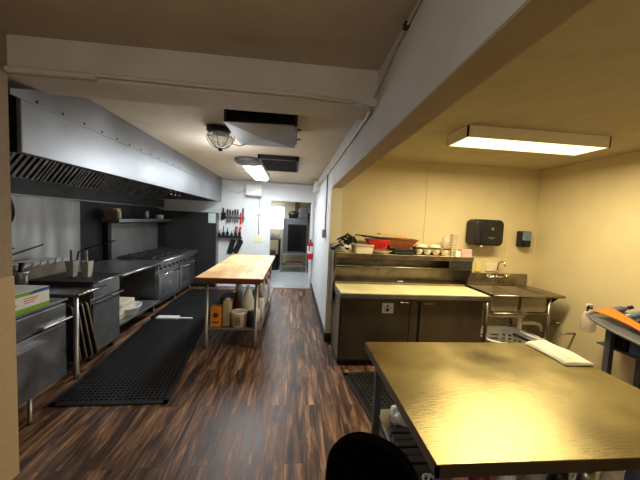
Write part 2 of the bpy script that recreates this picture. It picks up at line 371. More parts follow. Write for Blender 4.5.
# things on the high shelf
one('shelf_canister', MB().lathe([(.07,0),(.07,.17),(.055,.185),(.06,.19),(.06,.215),(0,.22)], -2.93,5.0,1.587-.05,20), 'cream', 'cream canister with a lid at the near end of the range shelf', 'canister', (-2.93,5.0,1.535))
one('wooden_block', MB().box(-3.04,-2.84,4.87,4.92,1.536,1.70).box(-3.04,-2.84,4.87,4.875,1.70,1.72), 'wood', 'small brown wooden board block at the very end of the range shelf', 'block', (-2.94,4.89,1.536), bevel=.004)
one('seasoning_shaker', MB().lathe([(.055,0),(.055,.13),(.048,.16),(.05,.17),(.05,.215),(.0,.22)], -2.92,5.93,1.536,16), 'galv', 'metal seasoning shaker midway along the range shelf', 'shaker', (-2.92,5.93,1.536))
one('enamel_mug', MB().lathe([(.075,0),(.08,.13),(.083,.135),(.076,.135),(.07,.01),(0,.01)], -2.92,6.5,1.536,20).tube([(-2.85,6.43,1.64),(-2.83,6.39,1.63),(-2.83,6.39,1.58),(-2.86,6.43,1.56)], .008), 'bowl', 'white enamel mug at the far end of the range shelf', 'mug', (-2.92,6.5,1.536))
# black cabinet at the end of the line with a notice on it
k = thing('black_cabinet', 'tall glossy black cabinet standing at the far end of the range', 'cabinet', (-2.44,6.99,0))
B(-3.08,-1.815,6.89,7.08,.06,1.78).build('body', 'panel', k, bevel=.006); B(-3.08,-1.815,6.93,7.08,0,.06).build('plinth', 'black', k)
B(-1.82,-1.802,6.888,7.08,.06,1.782).build('edge_strip', 'galv', k)
one('notice_sheet', B(-2.0,-1.83,6.884,6.8895,1.535,1.765), 'paper', 'pale notice sheet taped to the black cabinet', 'notice', (-1.915,6.886,1.535))

# ------------------------------------------------------------------ steel work table next to the range
w = thing('work_table', 'stainless work table with undershelf between the griddle cabinet and the range', 'table', (-2.6,4.38,0))
B(-3.05,-2.165,3.78,4.975,.862,.90).build('tabletop', 'dsteel', w, bevel=.004)
MB().cyl((-2.16,3.78,.882),(-2.16,4.975,.882),.02).build('front_rail', 'steel', w)
B(-3.0,-2.19,3.80,4.90,.215,.245).build('undershelf', 'galv', w, bevel=.004)
for x in (-2.97,-2.20):
    for y in (3.84,4.66): x = -2.9 if y < 4 else x; MB().lathe([(.026,0),(.026,.10),(.021,.11),(.021,.865)], x,y,0,12).build('leg', 'legm', w)
B(-3.05,-3.02,3.8,4.96,.26,.86).build('back_panel', 'dsteel', w)
for k_ in range(4):
    z = .247+k_*.055; x=-2.47+.015*(k_%2)
    one('plastic_tray', MB().rbox(x-.20,x+.20,4.12-.19,4.12+.19,z,z+.05,.05), 'cream' if k_!=2 else 'whitep', ['lowest cream tray of the stack on the work table undershelf','second cream tray up in the stack on the undershelf','white tray near the top of the stack on the undershelf','topmost cream tray of the stack on the undershelf'][k_], 'tray', (x,4.12,z), 'stacked trays under the work table', bevel=.006)
z0=.247
def bowlp(rx, hh): return [(rx*.6,0),(rx*.62,.004),(rx*.95,hh*.8),(rx,hh),(rx*.93,hh),(rx*.85,hh*.75),(rx*.5,.012),(0,.012)]
one('oval_bowl', MB().lathe(bowlp(.17,.12),0,0,0,28,mtx=T(-2.30,4.22,z0) @ Matrix.Diagonal((.85,1.2,1,1))), 'bowl', 'white oval bowl on the work table undershelf near the front edge', 'bowl', (-2.30,4.22,z0))
one('small_white_bowl', MB().lathe(bowlp(.09,.10),-2.33,3.90,z0,24), 'bowl', 'small white bowl half hidden by the dark griddle cabinet door', 'bowl', (-2.33,3.90,z0))
one('dark_sauce_pot', MB().lathe([(.06,0),(.07,.07),(.074,.07),(.066,.066),(.056,.01),(0,.01)],-2.235,3.90,z0,20), 'blackp', 'small black pot beside the white bowls on the undershelf', 'pot', (-2.235,3.90,z0)) if False else None

# griddle cabinet
g = thing('griddle_cabinet', 'refrigerated griddle cabinet with dark door and steel drawer front', 'cabinet', (-2.5,3.52,0))
B(-3.05,-2.19,3.28,3.765,.10,.89).build('body', 'dsteel', g, bevel=.006)
B(-2.19,-2.165,3.285,3.76,.10,.665).build('door', 'rackgray', g, bevel=.006)
dd=B(-2.19,-2.165,3.285,3.76,.72,.885).build('drawer_front', 'steel', g, bevel=.006)
B(-2.17,-2.125,3.56,3.78,.690,.705).box(-2.165,-2.13,3.285,3.56,.680,.690).build('handle', 'steel', g, bevel=.003)
for x in (-2.95,-2.25):
    for y in (3.33,3.72): MB().cyl((x,y,.0),(x,y,.1),.03).build('caster', 'black', g)
s = thing('griddle_plate', 'flat dark griddle plate with a bright front edge', 'griddle', (-2.48,3.5,.90))
B(-2.85,-2.14,3.24,3.78,.895,.925).build('plate', 'dark', s, bevel=.005)
MB().cyl((-2.14,3.3,.905),(-2.14,3.78,.905),.012).build('front_edge', 'steel', s)
# topping rail with white-lidded pans
t = thing('topping_rail', 'narrow steel topping rail with a row of pale pans behind the griddle', 'food rail', (-2.93,3.45,.9))
B(-3.05,-2.80,3.12,3.78,.90,1.06).build('rail_body', 'railm', t, bevel=.005)
B(-3.06,-2.79,3.12,3.78,1.055,1.068).build('rim', 'galv', t, bevel=.003)
for k_ in range(6):
    y = 3.20+k_*.10
    one('topping_pan', MB().rbox(-.10,.10,-.042,.042,0,.035,.02,mtx=T(-2.92,y,1.066)).rbox(-.035,.035,-.045,-.03,.01,.04,.01,mtx=T(-2.80,y,1.066) @ RZ(PI/2)), ['holder','grayp','holder','grayp','holder','grayp'][k_], ['pale pan nearest the camera in the topping rail','second pale pan from the near end of the topping rail','third pale pan from the near end of the topping rail','fourth pale pan from the near end of the topping rail','fifth pale pan from the near end of the topping rail','beige pan at the far end of the topping rail'][k_], 'food pan', (-2.92,y,1.066), 'pale pans in the topping rail', bevel=.006)
def skillet(name, label, c, d, rad=.13, hl=.34, m='iron'):
    s = thing(name, label, 'pan', c)
    MB().lathe([(rad*.75,0),(rad,.045),(rad+.006,.045),(rad*.98,.04),(rad*.72,.006),(0,.006)], c[0],c[1],c[2],24).build('body', m, s)
    a = Vector(c)+Vector((0,0,.04))+Vector(d).normalized()*rad; b = a+Vector(d).normalized()*hl
    MB().tube([a, a+(b-a)*.5, b], [.009,.011,.009]).build('handle', 'blackp', s); return s
skillet('frying_pan', 'black frying pan on the topping rail, its handle rising highest', (-2.96,3.05,1.105), (.12,.85,.22), .11, .42)
skillet('frying_pan', 'lower black frying pan lying nearer on the topping rail', (-3.0,2.75,1.135), (.1,.85,.14), .11, .42)
one('pan_stand', B(-3.06,-2.82,2.62,3.11,.90,1.095), 'dark', 'dark block carrying the frying pans at the near end of the rail', 'stand', (-2.94,2.87,.9), bevel=.01)
# ladle bucket
b_ = thing('steel_canister', 'steel utensil canister beside the film box, black ladle standing in it', 'canister', (-2.40,2.72,.93))
MB().lathe([(.05,0),(.055,.13),(.062,.155),(.062,.165),(.054,.165),(.048,.005),(0,.005)], -2.40,2.72,.965,24).build('body', 'steel', b_)
MB().tube([(-2.41,2.73,1.0),(-2.42,2.76,1.20)], .02).build('ladle_grip', 'blackp', b_)
B(-2.47,-2.31,2.66,2.79,.93,.965).build('base', 'galv', b_, bevel=.006)
for i,(x,y) in enumerate(((-2.535,3.5),(-2.375,3.5))):
    u = thing('utensil_holder', ['left pale square utensil holder standing on the griddle','right pale square utensil holder standing on the griddle'][i], 'utensil holder', (x,y,.925), 'pale utensil holders on the griddle')
    q = MB(); a, c = .03, .045; q.add([(x-a,y-a,.926),(x+a,y-a,.926),(x+a,y+a,.926),(x-a,y+a,.926),(x-c,y-c,1.11),(x+c,y-c,1.11),(x+c,y+c,1.11),(x-c,y+c,1.11)], [(0,3,2,1),(0,1,5,4),(1,2,6,5),(2,3,7,6),(3,0,4,7)])
    q.build('cup', 'holder', u, solid=.006, bevel=.003)
    B(x-.02,x+.01,y-.008,y+.004,.96,1.235).build('scraper', 'grayp', u, bevel=.003)
    if i == 0: MB().tube([(x+.02,y+.02,1.0),(x+.05,y+.03,1.21),(x+.14,y+.04,1.255),(x+.44,y+.05,1.355)],.008).build('rod', 'black', u)

# low steel side table
lt = thing('side_table', 'low steel side table with a bright rolled edge and pipe legs', 'table', (-2.55,3.1,0))
B(-3.04,-2.09,2.94,3.235,.845,.87).build('tabletop', 'steel', lt, bevel=.003)
MB().cyl((-2.09,2.94,.860),(-2.075,3.36,.860),.018).build('front_rail', 'chrome', lt)
for x,y in ((-3.0,2.97),(-2.12,2.97),(-3.0,3.2),(-2.75,3.2)): MB().lathe([(.028,0),(.028,.05),(.022,.06),(.022,.845)], x,y,0,12).build('leg', 'legm', lt)
B(-2.98,-2.6,2.96,3.2,.12,.14).build('undershelf', 'dsteel', lt)
for k_ in range(4):
    yp = 3.25-.055*k_; xr = -2.085-.022*k_; a = -.20+.02*k_
    mt = T(xr,yp,.12) @ RY(a)
    o = thing('sheet_pan', ['farthest dark sheet pan leaning on edge under the side table','third dark sheet pan from the front, on edge under the side table','second dark sheet pan from the front, on edge under the side table','nearest dark sheet pan leaning on edge under the side table'][k_], 'sheet pan', (xr,yp,.12), 'dark sheet pans under the side table')
    MB().rbox(-.44,0,-.004,.004,0,.60,.035,'y',mtx=mt).build('sheet', 'dark', o)  # near-black face stands in for the shadow inside the pan
    q2 = MB(); pts = []
    for cx_,cz,t0 in ((-.035,.565,0),(-.405,.565,PI/2),(-.405,.035,PI),(-.035,.035,1.5*PI)):
        for j in range(4): tt = t0+j*PI/6; pts.append(mt @ Vector((cx_+.035*math.cos(tt),-.012,cz+.035*math.sin(tt))))
    q2.tube(pts, .009, 8, closed=True).build('rim', 'panrim', o)

# undercounter freezer at the left
f = thing('undercounter_freezer', 'worn steel undercounter freezer at the left edge below the film box', 'freezer', (-2.4,2.28,0))
B(-2.86,-1.985,1.93,2.62,.22,.90).build('body', 'freezer', f, bevel=.006)
B(-1.985,-1.95,1.93,2.62,.735,.885).build('drawer', 'freezer', f, bevel=.006)
dr = B(-1.985,-1.95,1.93,2.62,.235,.715).build('door', 'freezer', f, bevel=.006)
MB().box(-1.95,-1.915,2.36,2.65,.738,.762).build('handle', 'chrome', dr, bevel=.008)
MB().box(-1.95,-1.88,1.95,2.36,.655,.663).build('door_shelf', 'galv', dr, bevel=.002)
for x,y in ((-2.0,2.32),(-2.0,1.98),(-2.8,1.98),(-2.8,2.55)): MB().lathe([(.02,0),(.02,.03),(.014,.04),(.014,.22)], x,y,0,10).build('leg', 'legm', f)
B(-2.86,-1.96,1.93,2.66,.90,.917).build('worktop', 'galv', f, bevel=.004)
# film box
bx = thing('film_box', 'long white carton with green stripes and a blue corner on the freezer', 'box', (-2.1,2.2,.917))
B(-2.25,-1.955,1.93,2.46,.918,1.075).build('carton', 'whitep', bx, bevel=.003)
B(-1.956,-1.953,1.93,2.46,.918,.955).build('stripe', 'green', bx); B(-1.956,-1.953,1.93,2.32,1.045,1.072).build('stripe', 'green', bx)
MB().prism([(2.27,1.045),(2.33,1.072),(2.458,1.072),(2.458,1.048)], -1.956, -1.9525, 'x').build('label_corner', 'blue', bx)
for k_ in range(3): B(-1.956,-1.953,2.24,2.36-.02*k_,1.018-.016*k_,1.023-.016*k_).build('text_line', 'redink', bx)
B(-1.956,-1.953,2.12,2.18,.985,.995).build('text_line', 'ink', bx)
# wok on the return wall
wk = thing('hanging_pan', 'large black pan hanging beside the left wall, half hidden by it', 'pan', (-1.93,2.02,1.72))
MB().lathe([(.0,.0),(.15,.0),(.20,.04),(.205,.04),(.155,-.008),(.0,-.01)], n=32, mtx=T(-2.02,2.0,1.72) @ RY(.25) @ RX(-PI/2) @ RX(.35)).build('body', 'iron', wk)
MB().cyl((-2.02,1.9,1.92),(-2.02,1.90,2.06),.01).build('handle', 'blackp', wk)

# ------------------------------------------------------------------ rubber mats
def rmat(name, label, P, nx, ny, group='black rubber drainage mats'):
    # P: four floor corners (near-left, near-right, far-right, far-left)
    P = [Vector((*p,0)) for p in P]
    def at(u,v,z): a = P[0].lerp(P[1],u); b = P[3].lerp(P[2],u); c = a.lerp(b,v); return (c.x,c.y,z)
    c = sum(P, Vector())/4; o = MB(); hz = .014
    def bar(u0,u1,v0,v1,z1=hz):
        vs = [at(u,v,z) for u in (u0,u1) for v in (v0,v1) for z in (.001,z1)]
        o.add(vs, [(0,1,3,2),(4,6,7,5),(0,4,5,1),(2,3,7,6),(0,2,6,4),(1,5,7,3)])
    L0 = (P[1]-P[0]).length; L1 = (P[3]-P[0]).length; e0 = .045/L0; e1 = .045/L1
    bar(0,e0,0,1); bar(1-e0,1,0,1); bar(0,1,0,e1); bar(0,1,1-e1,1)
    for i in range(nx+1): u = e0+(1-2*e0)*i/nx; w = .0085/L0; bar(u-w,u+w,e1,1-e1)
    for j in range(ny+1): v = e1+(1-2*e1)*j/ny; w = .0085/L1; bar(e0,1-e0,v-w,v+w,hz-.001)
    bar(e0,1-e0,e1,1-e1,.003)
    return one(name, o, 'rubber', label, 'mat', (c.x,c.y,0), group)
rmat('rubber_mat', 'near black rubber mat with square holes beside the freezer', [(-2.03,2.52),(-1.06,2.54),(-1.33,4.66),(-2.22,4.70)], 22, 48)
rmat('rubber_mat', 'far black rubber mat in front of the range', [(-2.26,4.74),(-1.25,4.71),(-1.32,6.66),(-2.28,6.62)], 22, 44)
rmat('rubber_mat', 'black rubber mat between the steel table and the prep fridge', [(.78,1.9),(1.75,1.97),(1.63,3.12),(.62,3.02)], 22, 26)
rmat('rubber_mat', 'black rubber mat under the steel table', [(.84,.3),(1.9,.3),(1.8,1.86),(.80,1.80)], 22, 32)
one('floor_scraper', MB().box(-2.13,-1.80,4.63,4.76,.015,.04).box(-1.80,-1.58,4.67,4.71,.015,.03), 'whitep', 'flat white scraper lying where the two left mats meet', 'scraper', (-1.84,4.65,.014), bevel=.004)

# ------------------------------------------------------------------ butcher block island
isl = thing('butcher_table', 'butcher-block island table with steel legs and undershelf', 'table', (-.81,4.92,0))
B(-1.225,-.39,3.75,6.10,.862,.90).build('tabletop', 'butcher', isl, bevel=.003)
B(-1.228,-.387,3.745,3.755,.852,.894).box(-.39,-.385,3.75,6.1,.852,.894).box(-1.23,-1.225,3.75,6.1,.852,.894).build('edge_band', 'butcher_edge', isl)
B(-1.10,-.40,3.80,6.02,.225,.25).build('undershelf', 'galv', isl, bevel=.004)
B(-1.06,-.43,3.81,3.83,.815,.862).build('apron', 'butcher_edge', isl)
for x in (-1.09,-.47):
    for y in (3.80,6.02): MB().lathe([(.024,0),(.028,.02),(.028,.14),(.022,.15),(.022,.855)], x,y,0,14).build('leg', 'legm', isl)
zi=.251
ob = thing('orange_carton', 'orange carton with a black printed logo on the island undershelf', 'box', (-.985,3.92,zi))
B(-1.06,-.925,3.86,3.99,zi,.51).build('carton', 'orange', ob, bevel=.003)
MB().lathe([(.022,0),(.034,0),(.034,.002),(.022,.002)], n=16, mtx=T(-.992,3.858,.405) @ RX(PI/2)).box(-1.02,-.985,3.856,3.859,.38,.39).build('logo', 'ink', ob); B(-1.03,-.955,3.856,3.859,.30,.318).build('text_line', 'ink', ob)
bj = thing('tall_beige_jug', 'tall beige squared jug next to the orange carton', 'jug', (-.86,3.93,zi))
MB().rbox(-.912,-.812,3.87,4.03,zi,.585,.02).build('body', 'beige', bj, bevel=.01); MB().lathe([(.03,0),(.03,.03),(0,.03)],-.862,3.93,.585,14).build('cap', 'whitep', bj)
tb = thing('white_tub', 'white plastic tub with red and black lettering at the front of the undershelf', 'tub', (-.705,3.90,zi))
MB().lathe([(.088,0),(.10,.17),(.105,.175),(.105,.20),(.098,.205),(.085,.195),(0,.195)], -.705,3.90,zi,28).build('body', 'whitep', tb)
for dx,mm in ((-.045,'redink'),(-.012,'ink'),(.03,'redink')): B(-.705+dx-.005,-.705+dx+.005,3.794,3.81,zi+.04,zi+.15).build('letter_stroke', mm, tb)
B(-.70,-.665,3.792,3.81,zi+.09,zi+.10).build('letter_stroke', 'redink', tb)
wj = thing('white_bottle', 'large pale bottle with a narrow neck behind the white tub', 'bottle', (-.63,4.15,zi))
MB().lathe([(.085,0),(.09,.05),(.09,.27),(.06,.36),(.028,.42),(.028,.46),(0,.46)], -.63,4.15,zi,24).build('body', 'jug', wj); MB().lathe([(.032,0),(.032,.03),(0,.03)],-.63,4.15,zi+.455,14).build('cap', 'whitep', wj)
one('white_canister', MB().lathe([(.055,0),(.057,.22),(.045,.25),(.045,.28),(0,.28)], -.46,4.25,zi,20), 'bowl', 'white canister by the right rail behind the small white jar', 'canister', (-.46,4.25,zi))
one('clear_bottle', MB().lathe([(.04,0),(.042,.24),(.02,.30),(.02,.34),(0,.34)], -.60,4.55,zi,18), 'bglass', 'dark blue-gray bottle behind the black lidded pot', 'bottle', (-.60,4.55,zi))
one('steel_thermos', MB().lathe([(.05,0),(.055,.3),(.05,.42),(.03,.45),(.03,.49),(0,.49)], -.82,4.5,zi,20), 'steel', 'tall steel thermos behind the beige jug', 'thermos', (-.82,4.5,zi))
one('brown_bottle', MB().lathe([(.04,0),(.042,.2),(.02,.28),(.02,.33),(0,.33)], -.79,4.3,zi,18), 'brown', 'brown bottle between the jug and the pale bottle', 'bottle', (-.79,4.3,zi))
one('dark_jar', MB().lathe([(.055,0),(.058,.14),(.05,.16),(.05,.19),(0,.19)], -.55,3.92,zi,20), 'blackp', 'dark jar behind the right front leg of the island', 'jar', (-.55,3.92,zi))
one('black_crate', MB().rbox(-1.04,-.86,4.25,4.55,zi,zi+.28,.02), 'blackp', 'black crate behind the orange carton', 'crate', (-.95,4.4,zi), bevel=.006)
one('white_jar', MB().lathe([(.05,0),(.052,.13),(.04,.15),(.04,.17),(0,.17)], -.50,4.10,zi,20), 'whitep', 'small white jar by the right rail of the undershelf', 'jar', (-.50,4.10,zi))
one('black_pot', MB().lathe([(.07,0),(.07,.15),(.075,.15),(.06,.17),(.02,.19),(.02,.21),(0,.21)], -.60,4.36,zi,22), 'blackp', 'black lidded pot on the right side of the undershelf', 'pot', (-.60,4.36,zi))
def lump(name, c, s_, m, label, cat, seed):
    rnd = random.Random(seed); ph = [rnd.uniform(0,6) for _ in range(6)]
    def fn(u,v):
        t = 2*PI*u; p_ = PI*(v-.5); k = 1+.18*math.sin(3*t+ph[0])*math.cos(2*p_+ph[1])+.12*math.sin(5*t+ph[2]+4*p_)
        return (c[0]+s_[0]*k*math.cos(t)*math.cos(p_), c[1]+s_[1]*k*math.sin(t)*math.cos(p_), max(c[2], c[2]+s_[2]+s_[2]*k*math.sin(p_)))
    return one(name, MB().grid(fn, 20, 12), m, label, cat, c)
lump('bagged_bread', (-.49,4.72,zi), (.09,.16,.20), 'bag', 'white plastic bag of supplies midway along the island undershelf', 'bag', 3)
lump('bagged_cups', (-.49,5.2,zi), (.09,.18,.24), 'bag', 'white plastic bag of supplies deeper along the island undershelf', 'bag', 5)
one('striped_can', MB().lathe([(.06,0),(.06,.2),(0,.2)], -.47,4.95,zi+.0,20), 'pink', 'pink printed can between the two supply bags', 'can', (-.47,4.95,zi))
for i,(y,z) in enumerate(((4.05,.80),(4.4,.79),(4.8,.80))):
    one('red_clip', MB().tube([(-.378,y,z+.04),(-.372,y,z),(-.378,y+.05,z-.03),(-.378,y+.09,z)], .012), 'redink' if i else 'maroon', ['maroon clip hanging from the near right edge of the island','red clip second from the near end of the island edge','red clip farthest along the island edge'][i], 'clip', (-.378,y,z), 'clips on the island edge')

isl.scale = (1,1,1.033)
for o_ in list(C.objects):
    if o_.parent is None and -1.3 < o_.location.x < -.35 and 3.79 < o_.location.y < 5.3 and o_.location.z < 1:
        o_.location.x += .03; o_.location.y -= .14
        if o_ is not isl: o_.location.z += .028 if o_.location.z > .5 else .0085
# ------------------------------------------------------------------ far wall
def knife(x, z0, L, w, m='steel', hm='blackp', nm='kitchen_knife', label='', y=7.063, hl=.11, down=True):
    s = thing(nm, label, 'knife', (x,y,z0), 'knives on the magnetic strip')
    MB().prism([(x-w/2,z0),(x+w/2,z0+L*.25),(x+w/2,z0+L),(x-w/2,z0+L)], y-.004, y, 'y').build('blade', m, s)
    B(x-.016,x+.016,y-.014,y+.006,z0+L,z0+L+hl).build('handle', hm, s, bevel=.005); return s
one('magnetic_strip', B(-1.76,-1.20,7.065,7.088,1.66,1.70), 'black', 'upper black magnetic knife strip on the far wall', 'knife rack', (-1.48,7.08,1.66))
lab = ['wide black cleaver at the left end of the knife strip','black-handled knife second from the left on the strip','slim black knife third from the left on the strip','slim steel knife fourth from the left on the strip','tall black knife in the middle of the strip','black knife right of the middle of the strip','red-handled knife on the strip','long knife with raised tip at the right end of the strip']
for i,(x,z0,L,w,bm,hm) in enumerate(((-1.70,1.60,.20,.10,'black','blackp'),(-1.60,1.52,.26,.05,'dsteel','blackp'),(-1.54,1.53,.24,.04,'dsteel','blackp'),(-1.48,1.55,.2,.03,'steel','blackp'),(-1.42,1.52,.26,.045,'dsteel','blackp'),(-1.36,1.53,.25,.04,'dsteel','blackp'),(-1.29,1.50,.2,.035,'red','red'),(-1.235,1.54,.27,.045,'dsteel','blackp'))):
    knife(x,z0,L,w,bm,hm,label=lab[i])
rk = thing('tool_rack', 'black tool shelf on the far wall below the knives', 'rack', (-1.53,7.0,1.18))
B(-1.80,-1.24,6.96,7.088,1.19,1.21).box(-1.80,-1.24,6.96,6.97,1.21,1.25).build('shelf', 'blackp', rk); 
for i in range(6):
    x = -1.77+i*.095; one('hanging_tool', MB().box(x-.03,x+.03,6.985,7.03,1.215,1.30+.02*(i%3)).cyl((x,7.01,1.26),(x,7.01,1.36+.06*((i*2)%3)),.01), 'blackp', 'black kitchen tool standing in the far wall rack', 'tool', (x,7.0,1.215), 'black tools in the wall rack')
for i,x in enumerate((-1.36,-1.28)):
    one('red_handled_tool', MB().box(x-.025,x+.025,7.0,7.03,1.42,1.47).cyl((x,7.015,1.215),(x,7.015,1.45),.008), 'red', ['left red tool standing in the wall rack','right red tool standing in the wall rack'][i], 'tool', (x,7.01,1.215), 'red tools in the wall rack')
for i,(x,a) in enumerate(((-1.50,.25),(-1.31,.42))):
    one('black_mitt', MB().rbox(-.065,.065,-.02,.02,-.36,0,.04,'y',mtx=T(x+.05,7.068,1.15) @ RY(a)), 'blackp', ['left black oven mitt hanging under the tool rack','right black oven mitt hanging under the tool rack, tilted more'][i], 'mitt', (x,7.03,1.15), 'black mitts under the tool rack', bevel=.01)
ep = thing('electrical_box', 'white electrical box high on the far wall', 'electrical box', (-.985,7.04,2.23))
B(-1.165,-.80,6.98,7.088,2.235,2.515).build('body', 'wtrim', ep, bevel=.006); B(-1.17,-.795,6.97,6.982,2.24,2.50).build('cover', 'whitep', ep, bevel=.004)
B(-1.16,-.80,6.975,6.99,2.21,2.235).build('bottom_edge', 'rackgray', ep)
one('conduit_pipe', MB().cyl((-.855,7.075,1.30),(-.855,7.075,2.23),.010), 'conduit', 'thin conduit running down from the electrical box', 'conduit', (-.855,7.075,1.3))
one('light_switch', MB().box(-.905,-.80,7.05,7.088,1.79,1.95).box(-.87,-.835,7.035,7.05,1.85,1.89), 'wtrim', 'white light switch on the conduit below the electrical box', 'switch', (-.855,7.07,1.79), bevel=.004)
one('outlet_plate', B(-.95,-.755,7.075,7.088,1.10,1.29), 'trim', 'beige double outlet plate at the lower end of the conduit', 'outlet', (-.85,7.08,1.10), bevel=.004)
one('wall_wire', MB().tube([(-1.74,6.9,2.5),(-1.6,7.08,2.33),(-1.35,7.08,2.28),(-1.17,7.07,2.38)], .007), 'conduit', 'loose wire from the hood end to the electrical box', 'wire', (-1.45,7.05,2.3))
# aisle wall fittings
one('junction_box', B(.41,.508,5.95,6.6,2.33,2.52), 'wtrim', 'white junction box high on the aisle wall', 'junction box', (.46,6.3,2.33), bevel=.006)
ex = thing('fire_extinguisher', 'red fire extinguisher with a white label on the aisle wall', 'fire extinguisher', (.43,6.88,.75))
MB().lathe([(.065,0),(.075,.02),(.075,.34),(.05,.40),(.025,.42),(0,.42)], .43,6.88,.76,22).build('cylinder', 'red', ex)
MB().lathe([(.0765,.14),(.0765,.32)], .43,6.88,.76,22,cap=False).build('label', 'whitep', ex)
B(.41,.45,6.84,6.92,1.18,1.22).box(.415,.445,6.78,6.9,1.22,1.24).build('valve_head', 'blackp', ex, bevel=.003)
MB().tube([(.43,6.83,1.19),(.40,6.77,1.12),(.39,6.79,.98)], .012).build('hose', 'blackp', ex)
ot = thing('outlet_box', 'gray metal outlet box on the aisle wall under a dark conduit', 'outlet', (.49,4.5,1.47))
B(.455,.509,4.37,4.52,1.44,1.57).build('box', 'galv', ot, bevel=.005)
one('dark_conduit', MB().cyl((.498,4.44,1.57),(.498,4.42,2.44),.009), 'darkwire', 'dark conduit dropping down the aisle wall to the outlet box', 'conduit', (.498,4.43,1.57))
one('beam_conduit', MB().tube([(.35,1.86,2.47),(.44,1.87,2.46),(.485,1.93,2.46),(.492,2.05,2.455),(.492,4.4,2.43),(.492,5.9,2.43)], .012), 'conduit', 'pale conduit along the side of the beam over the aisle', 'conduit', (.49,3.,2.45))
one('header_conduit', MB().tube([(-1.685,1.855,2.487),(-1.2,1.855,2.497),(-1.18,1.855,2.50),(-.6,1.855,2.492),(0,1.855,2.49),(.35,1.855,2.474)], .013), 'header', 'painted conduit along the dim header overhead', 'conduit', (-.6,1.855,2.49))
one('flex_conduit', MB().tube([(-1.685+.012*i,1.853,2.487) for i in range(42)], [.017+.003*(i%2) for i in range(42)]), 'header', 'short ribbed flexible conduit at the left end of the header', 'conduit', (-1.4,1.853,2.487))
one('corner_wire', MB().tube([(.50,.9,2.672),(.498,1.25,2.655),(.498,1.5,2.63),(.495,1.86,2.53),(.49,1.93,2.475)], .006), 'conduit', 'thin pale wire running up the beam to the front ceiling', 'wire', (.5,1.4,2.6))
one('wire_clip', B(.485,.508,1.36,1.39,2.635,2.66), 'blackp', 'small black clip holding the wire on the beam', 'clip', (.5,1.375,2.635))

# ------------------------------------------------------------------ ceiling fittings over the aisle
d = thing('ceiling_air_vent', 'large square cooler duct with a black grille and gray deflector', 'vent', (-.3,2.7,2.475))
dq = MB(); dq.box(-.61,.01,2.405,2.43,2.575,2.6); dq.box(-.60,-.575,2.43,3.0,2.475,2.6).box(-.03,0,2.43,3.0,2.475,2.6).box(-.60,0,2.98,3.0,2.475,2.6).box(-.60,0,2.43,2.445,2.59,2.6); dq.build('housing', 'black', d)
gq = MB()
for k_ in range(5): gq.box(-.575,-.03,2.44,2.46,2.49+k_*.022,2.494+k_*.022)
for k_ in range(12): gq.box(-.57+k_*.047,-.566+k_*.047,2.45,2.456,2.48,2.6)
gq.build('grille', 'black', d); B(-.575,-.03,2.5,2.52,2.48,2.6).build('grille_backing', 'dark', d)
MB().add([(-.60,2.43,2.474),(.0,2.43,2.484),(-.02,3.08,2.46),(-.58,3.08,2.46),(-.30,2.75,2.44)], [(0,1,4),(1,2,4),(2,3,4),(3,0,4)]).build('deflector', 'duct', d, solid=.006)
MB().cyl((.0,2.6,2.50),(.035,2.6,2.50),.01).cyl((.0,2.9,2.50),(.035,2.9,2.50),.01).build('wing_bolt', 'galv', d)
v = thing('ceiling_vent', 'smaller black louvered ceiling vent near the fluorescent fixture', 'vent', (-.25,4.6,2.5))
MB().box(-.54,.04,4.12,4.15,2.54,2.6).box(-.54,.04,5.1,5.13,2.54,2.6).box(-.54,-.51,4.12,5.13,2.54,2.6).box(.01,.04,4.12,5.13,2.54,2.6).build('frame', 'blackp', v)
lv = MB()
for k_ in range(9): lv.box(-.51,.01,-.045,.045,-.003,.003, mtx=T(0,4.22+k_*.105,2.565) @ RX(.6))
lv.build('louvers', 'rackgray', v); B(-.52,.02,4.14,5.11,2.592,2.598).build('backing', 'black', v)
j = thing('caged_lamp', 'glass jar ceiling lamp in a wire cage on a black base', 'lamp', (-.79,3.05,2.6))
MB().lathe([(.12,0),(.12,-.03),(.10,-.05),(0,-.05)], -.80,3.05,2.6,28).build('base', 'blackp', j)
MB().lathe([(.085,-.05),(.12,-.08),(.125,-.11),(.09,-.16),(.04,-.19),(0,-.195)], -.78,3.05,2.6,28).build('glass_globe', 'glass', j)
cg = MB()
for a in range(4):
    t = a*PI/4; pr = [(-.135,-.06),(-.138,-.11),(-.10,-.17),(-.03,-.205),(.03,-.205),(.10,-.17),(.138,-.11),(.135,-.06)]
    cg.tube([(-.78+x*math.cos(t),3.05+x*math.sin(t),2.6+z) for x,z in pr], .004, 6)
cg.tube([(-.78+.138*math.cos(t*PI/12),3.05+.138*math.sin(t*PI/12),2.49) for t in range(24)], .004, 6, closed=True); cg.build('cage', 'galv', j)
MB().lathe([(.022,0),(.022,-.02),(0,-.03)],-.78,3.05,2.395,14).build('finial', 'blackp', j)
MB().tube([(-.66,3.0,2.44),(-.58,3.0,2.42),(-.52,3.02,2.45),(-.515,3.04,2.49)], .005, 6).build('hook', 'galv', j)
lf = thing('fluorescent_fixture', 'lit fluorescent ceiling fixture at the far end of the aisle', 'light fixture', (-.72,5.5,2.6))
B(-.90,-.56,4.75,6.45,2.57,2.6).build('housing', 'wtrim', lf, bevel=.005)
MB().rbox(-.87,-.60,4.9,6.35,2.52,2.572,.03,'y').build('diffuser', 'tube', lf)
one('ceiling_disc', MB().lathe([(.21,0),(.22,-.03),(.18,-.07),(.0,-.08)], -.73,4.55,2.6,32), 'duct', 'round gray ceiling disc just before the lit fluorescent fixture', 'ceiling disc', (-.73,4.5,2.6))

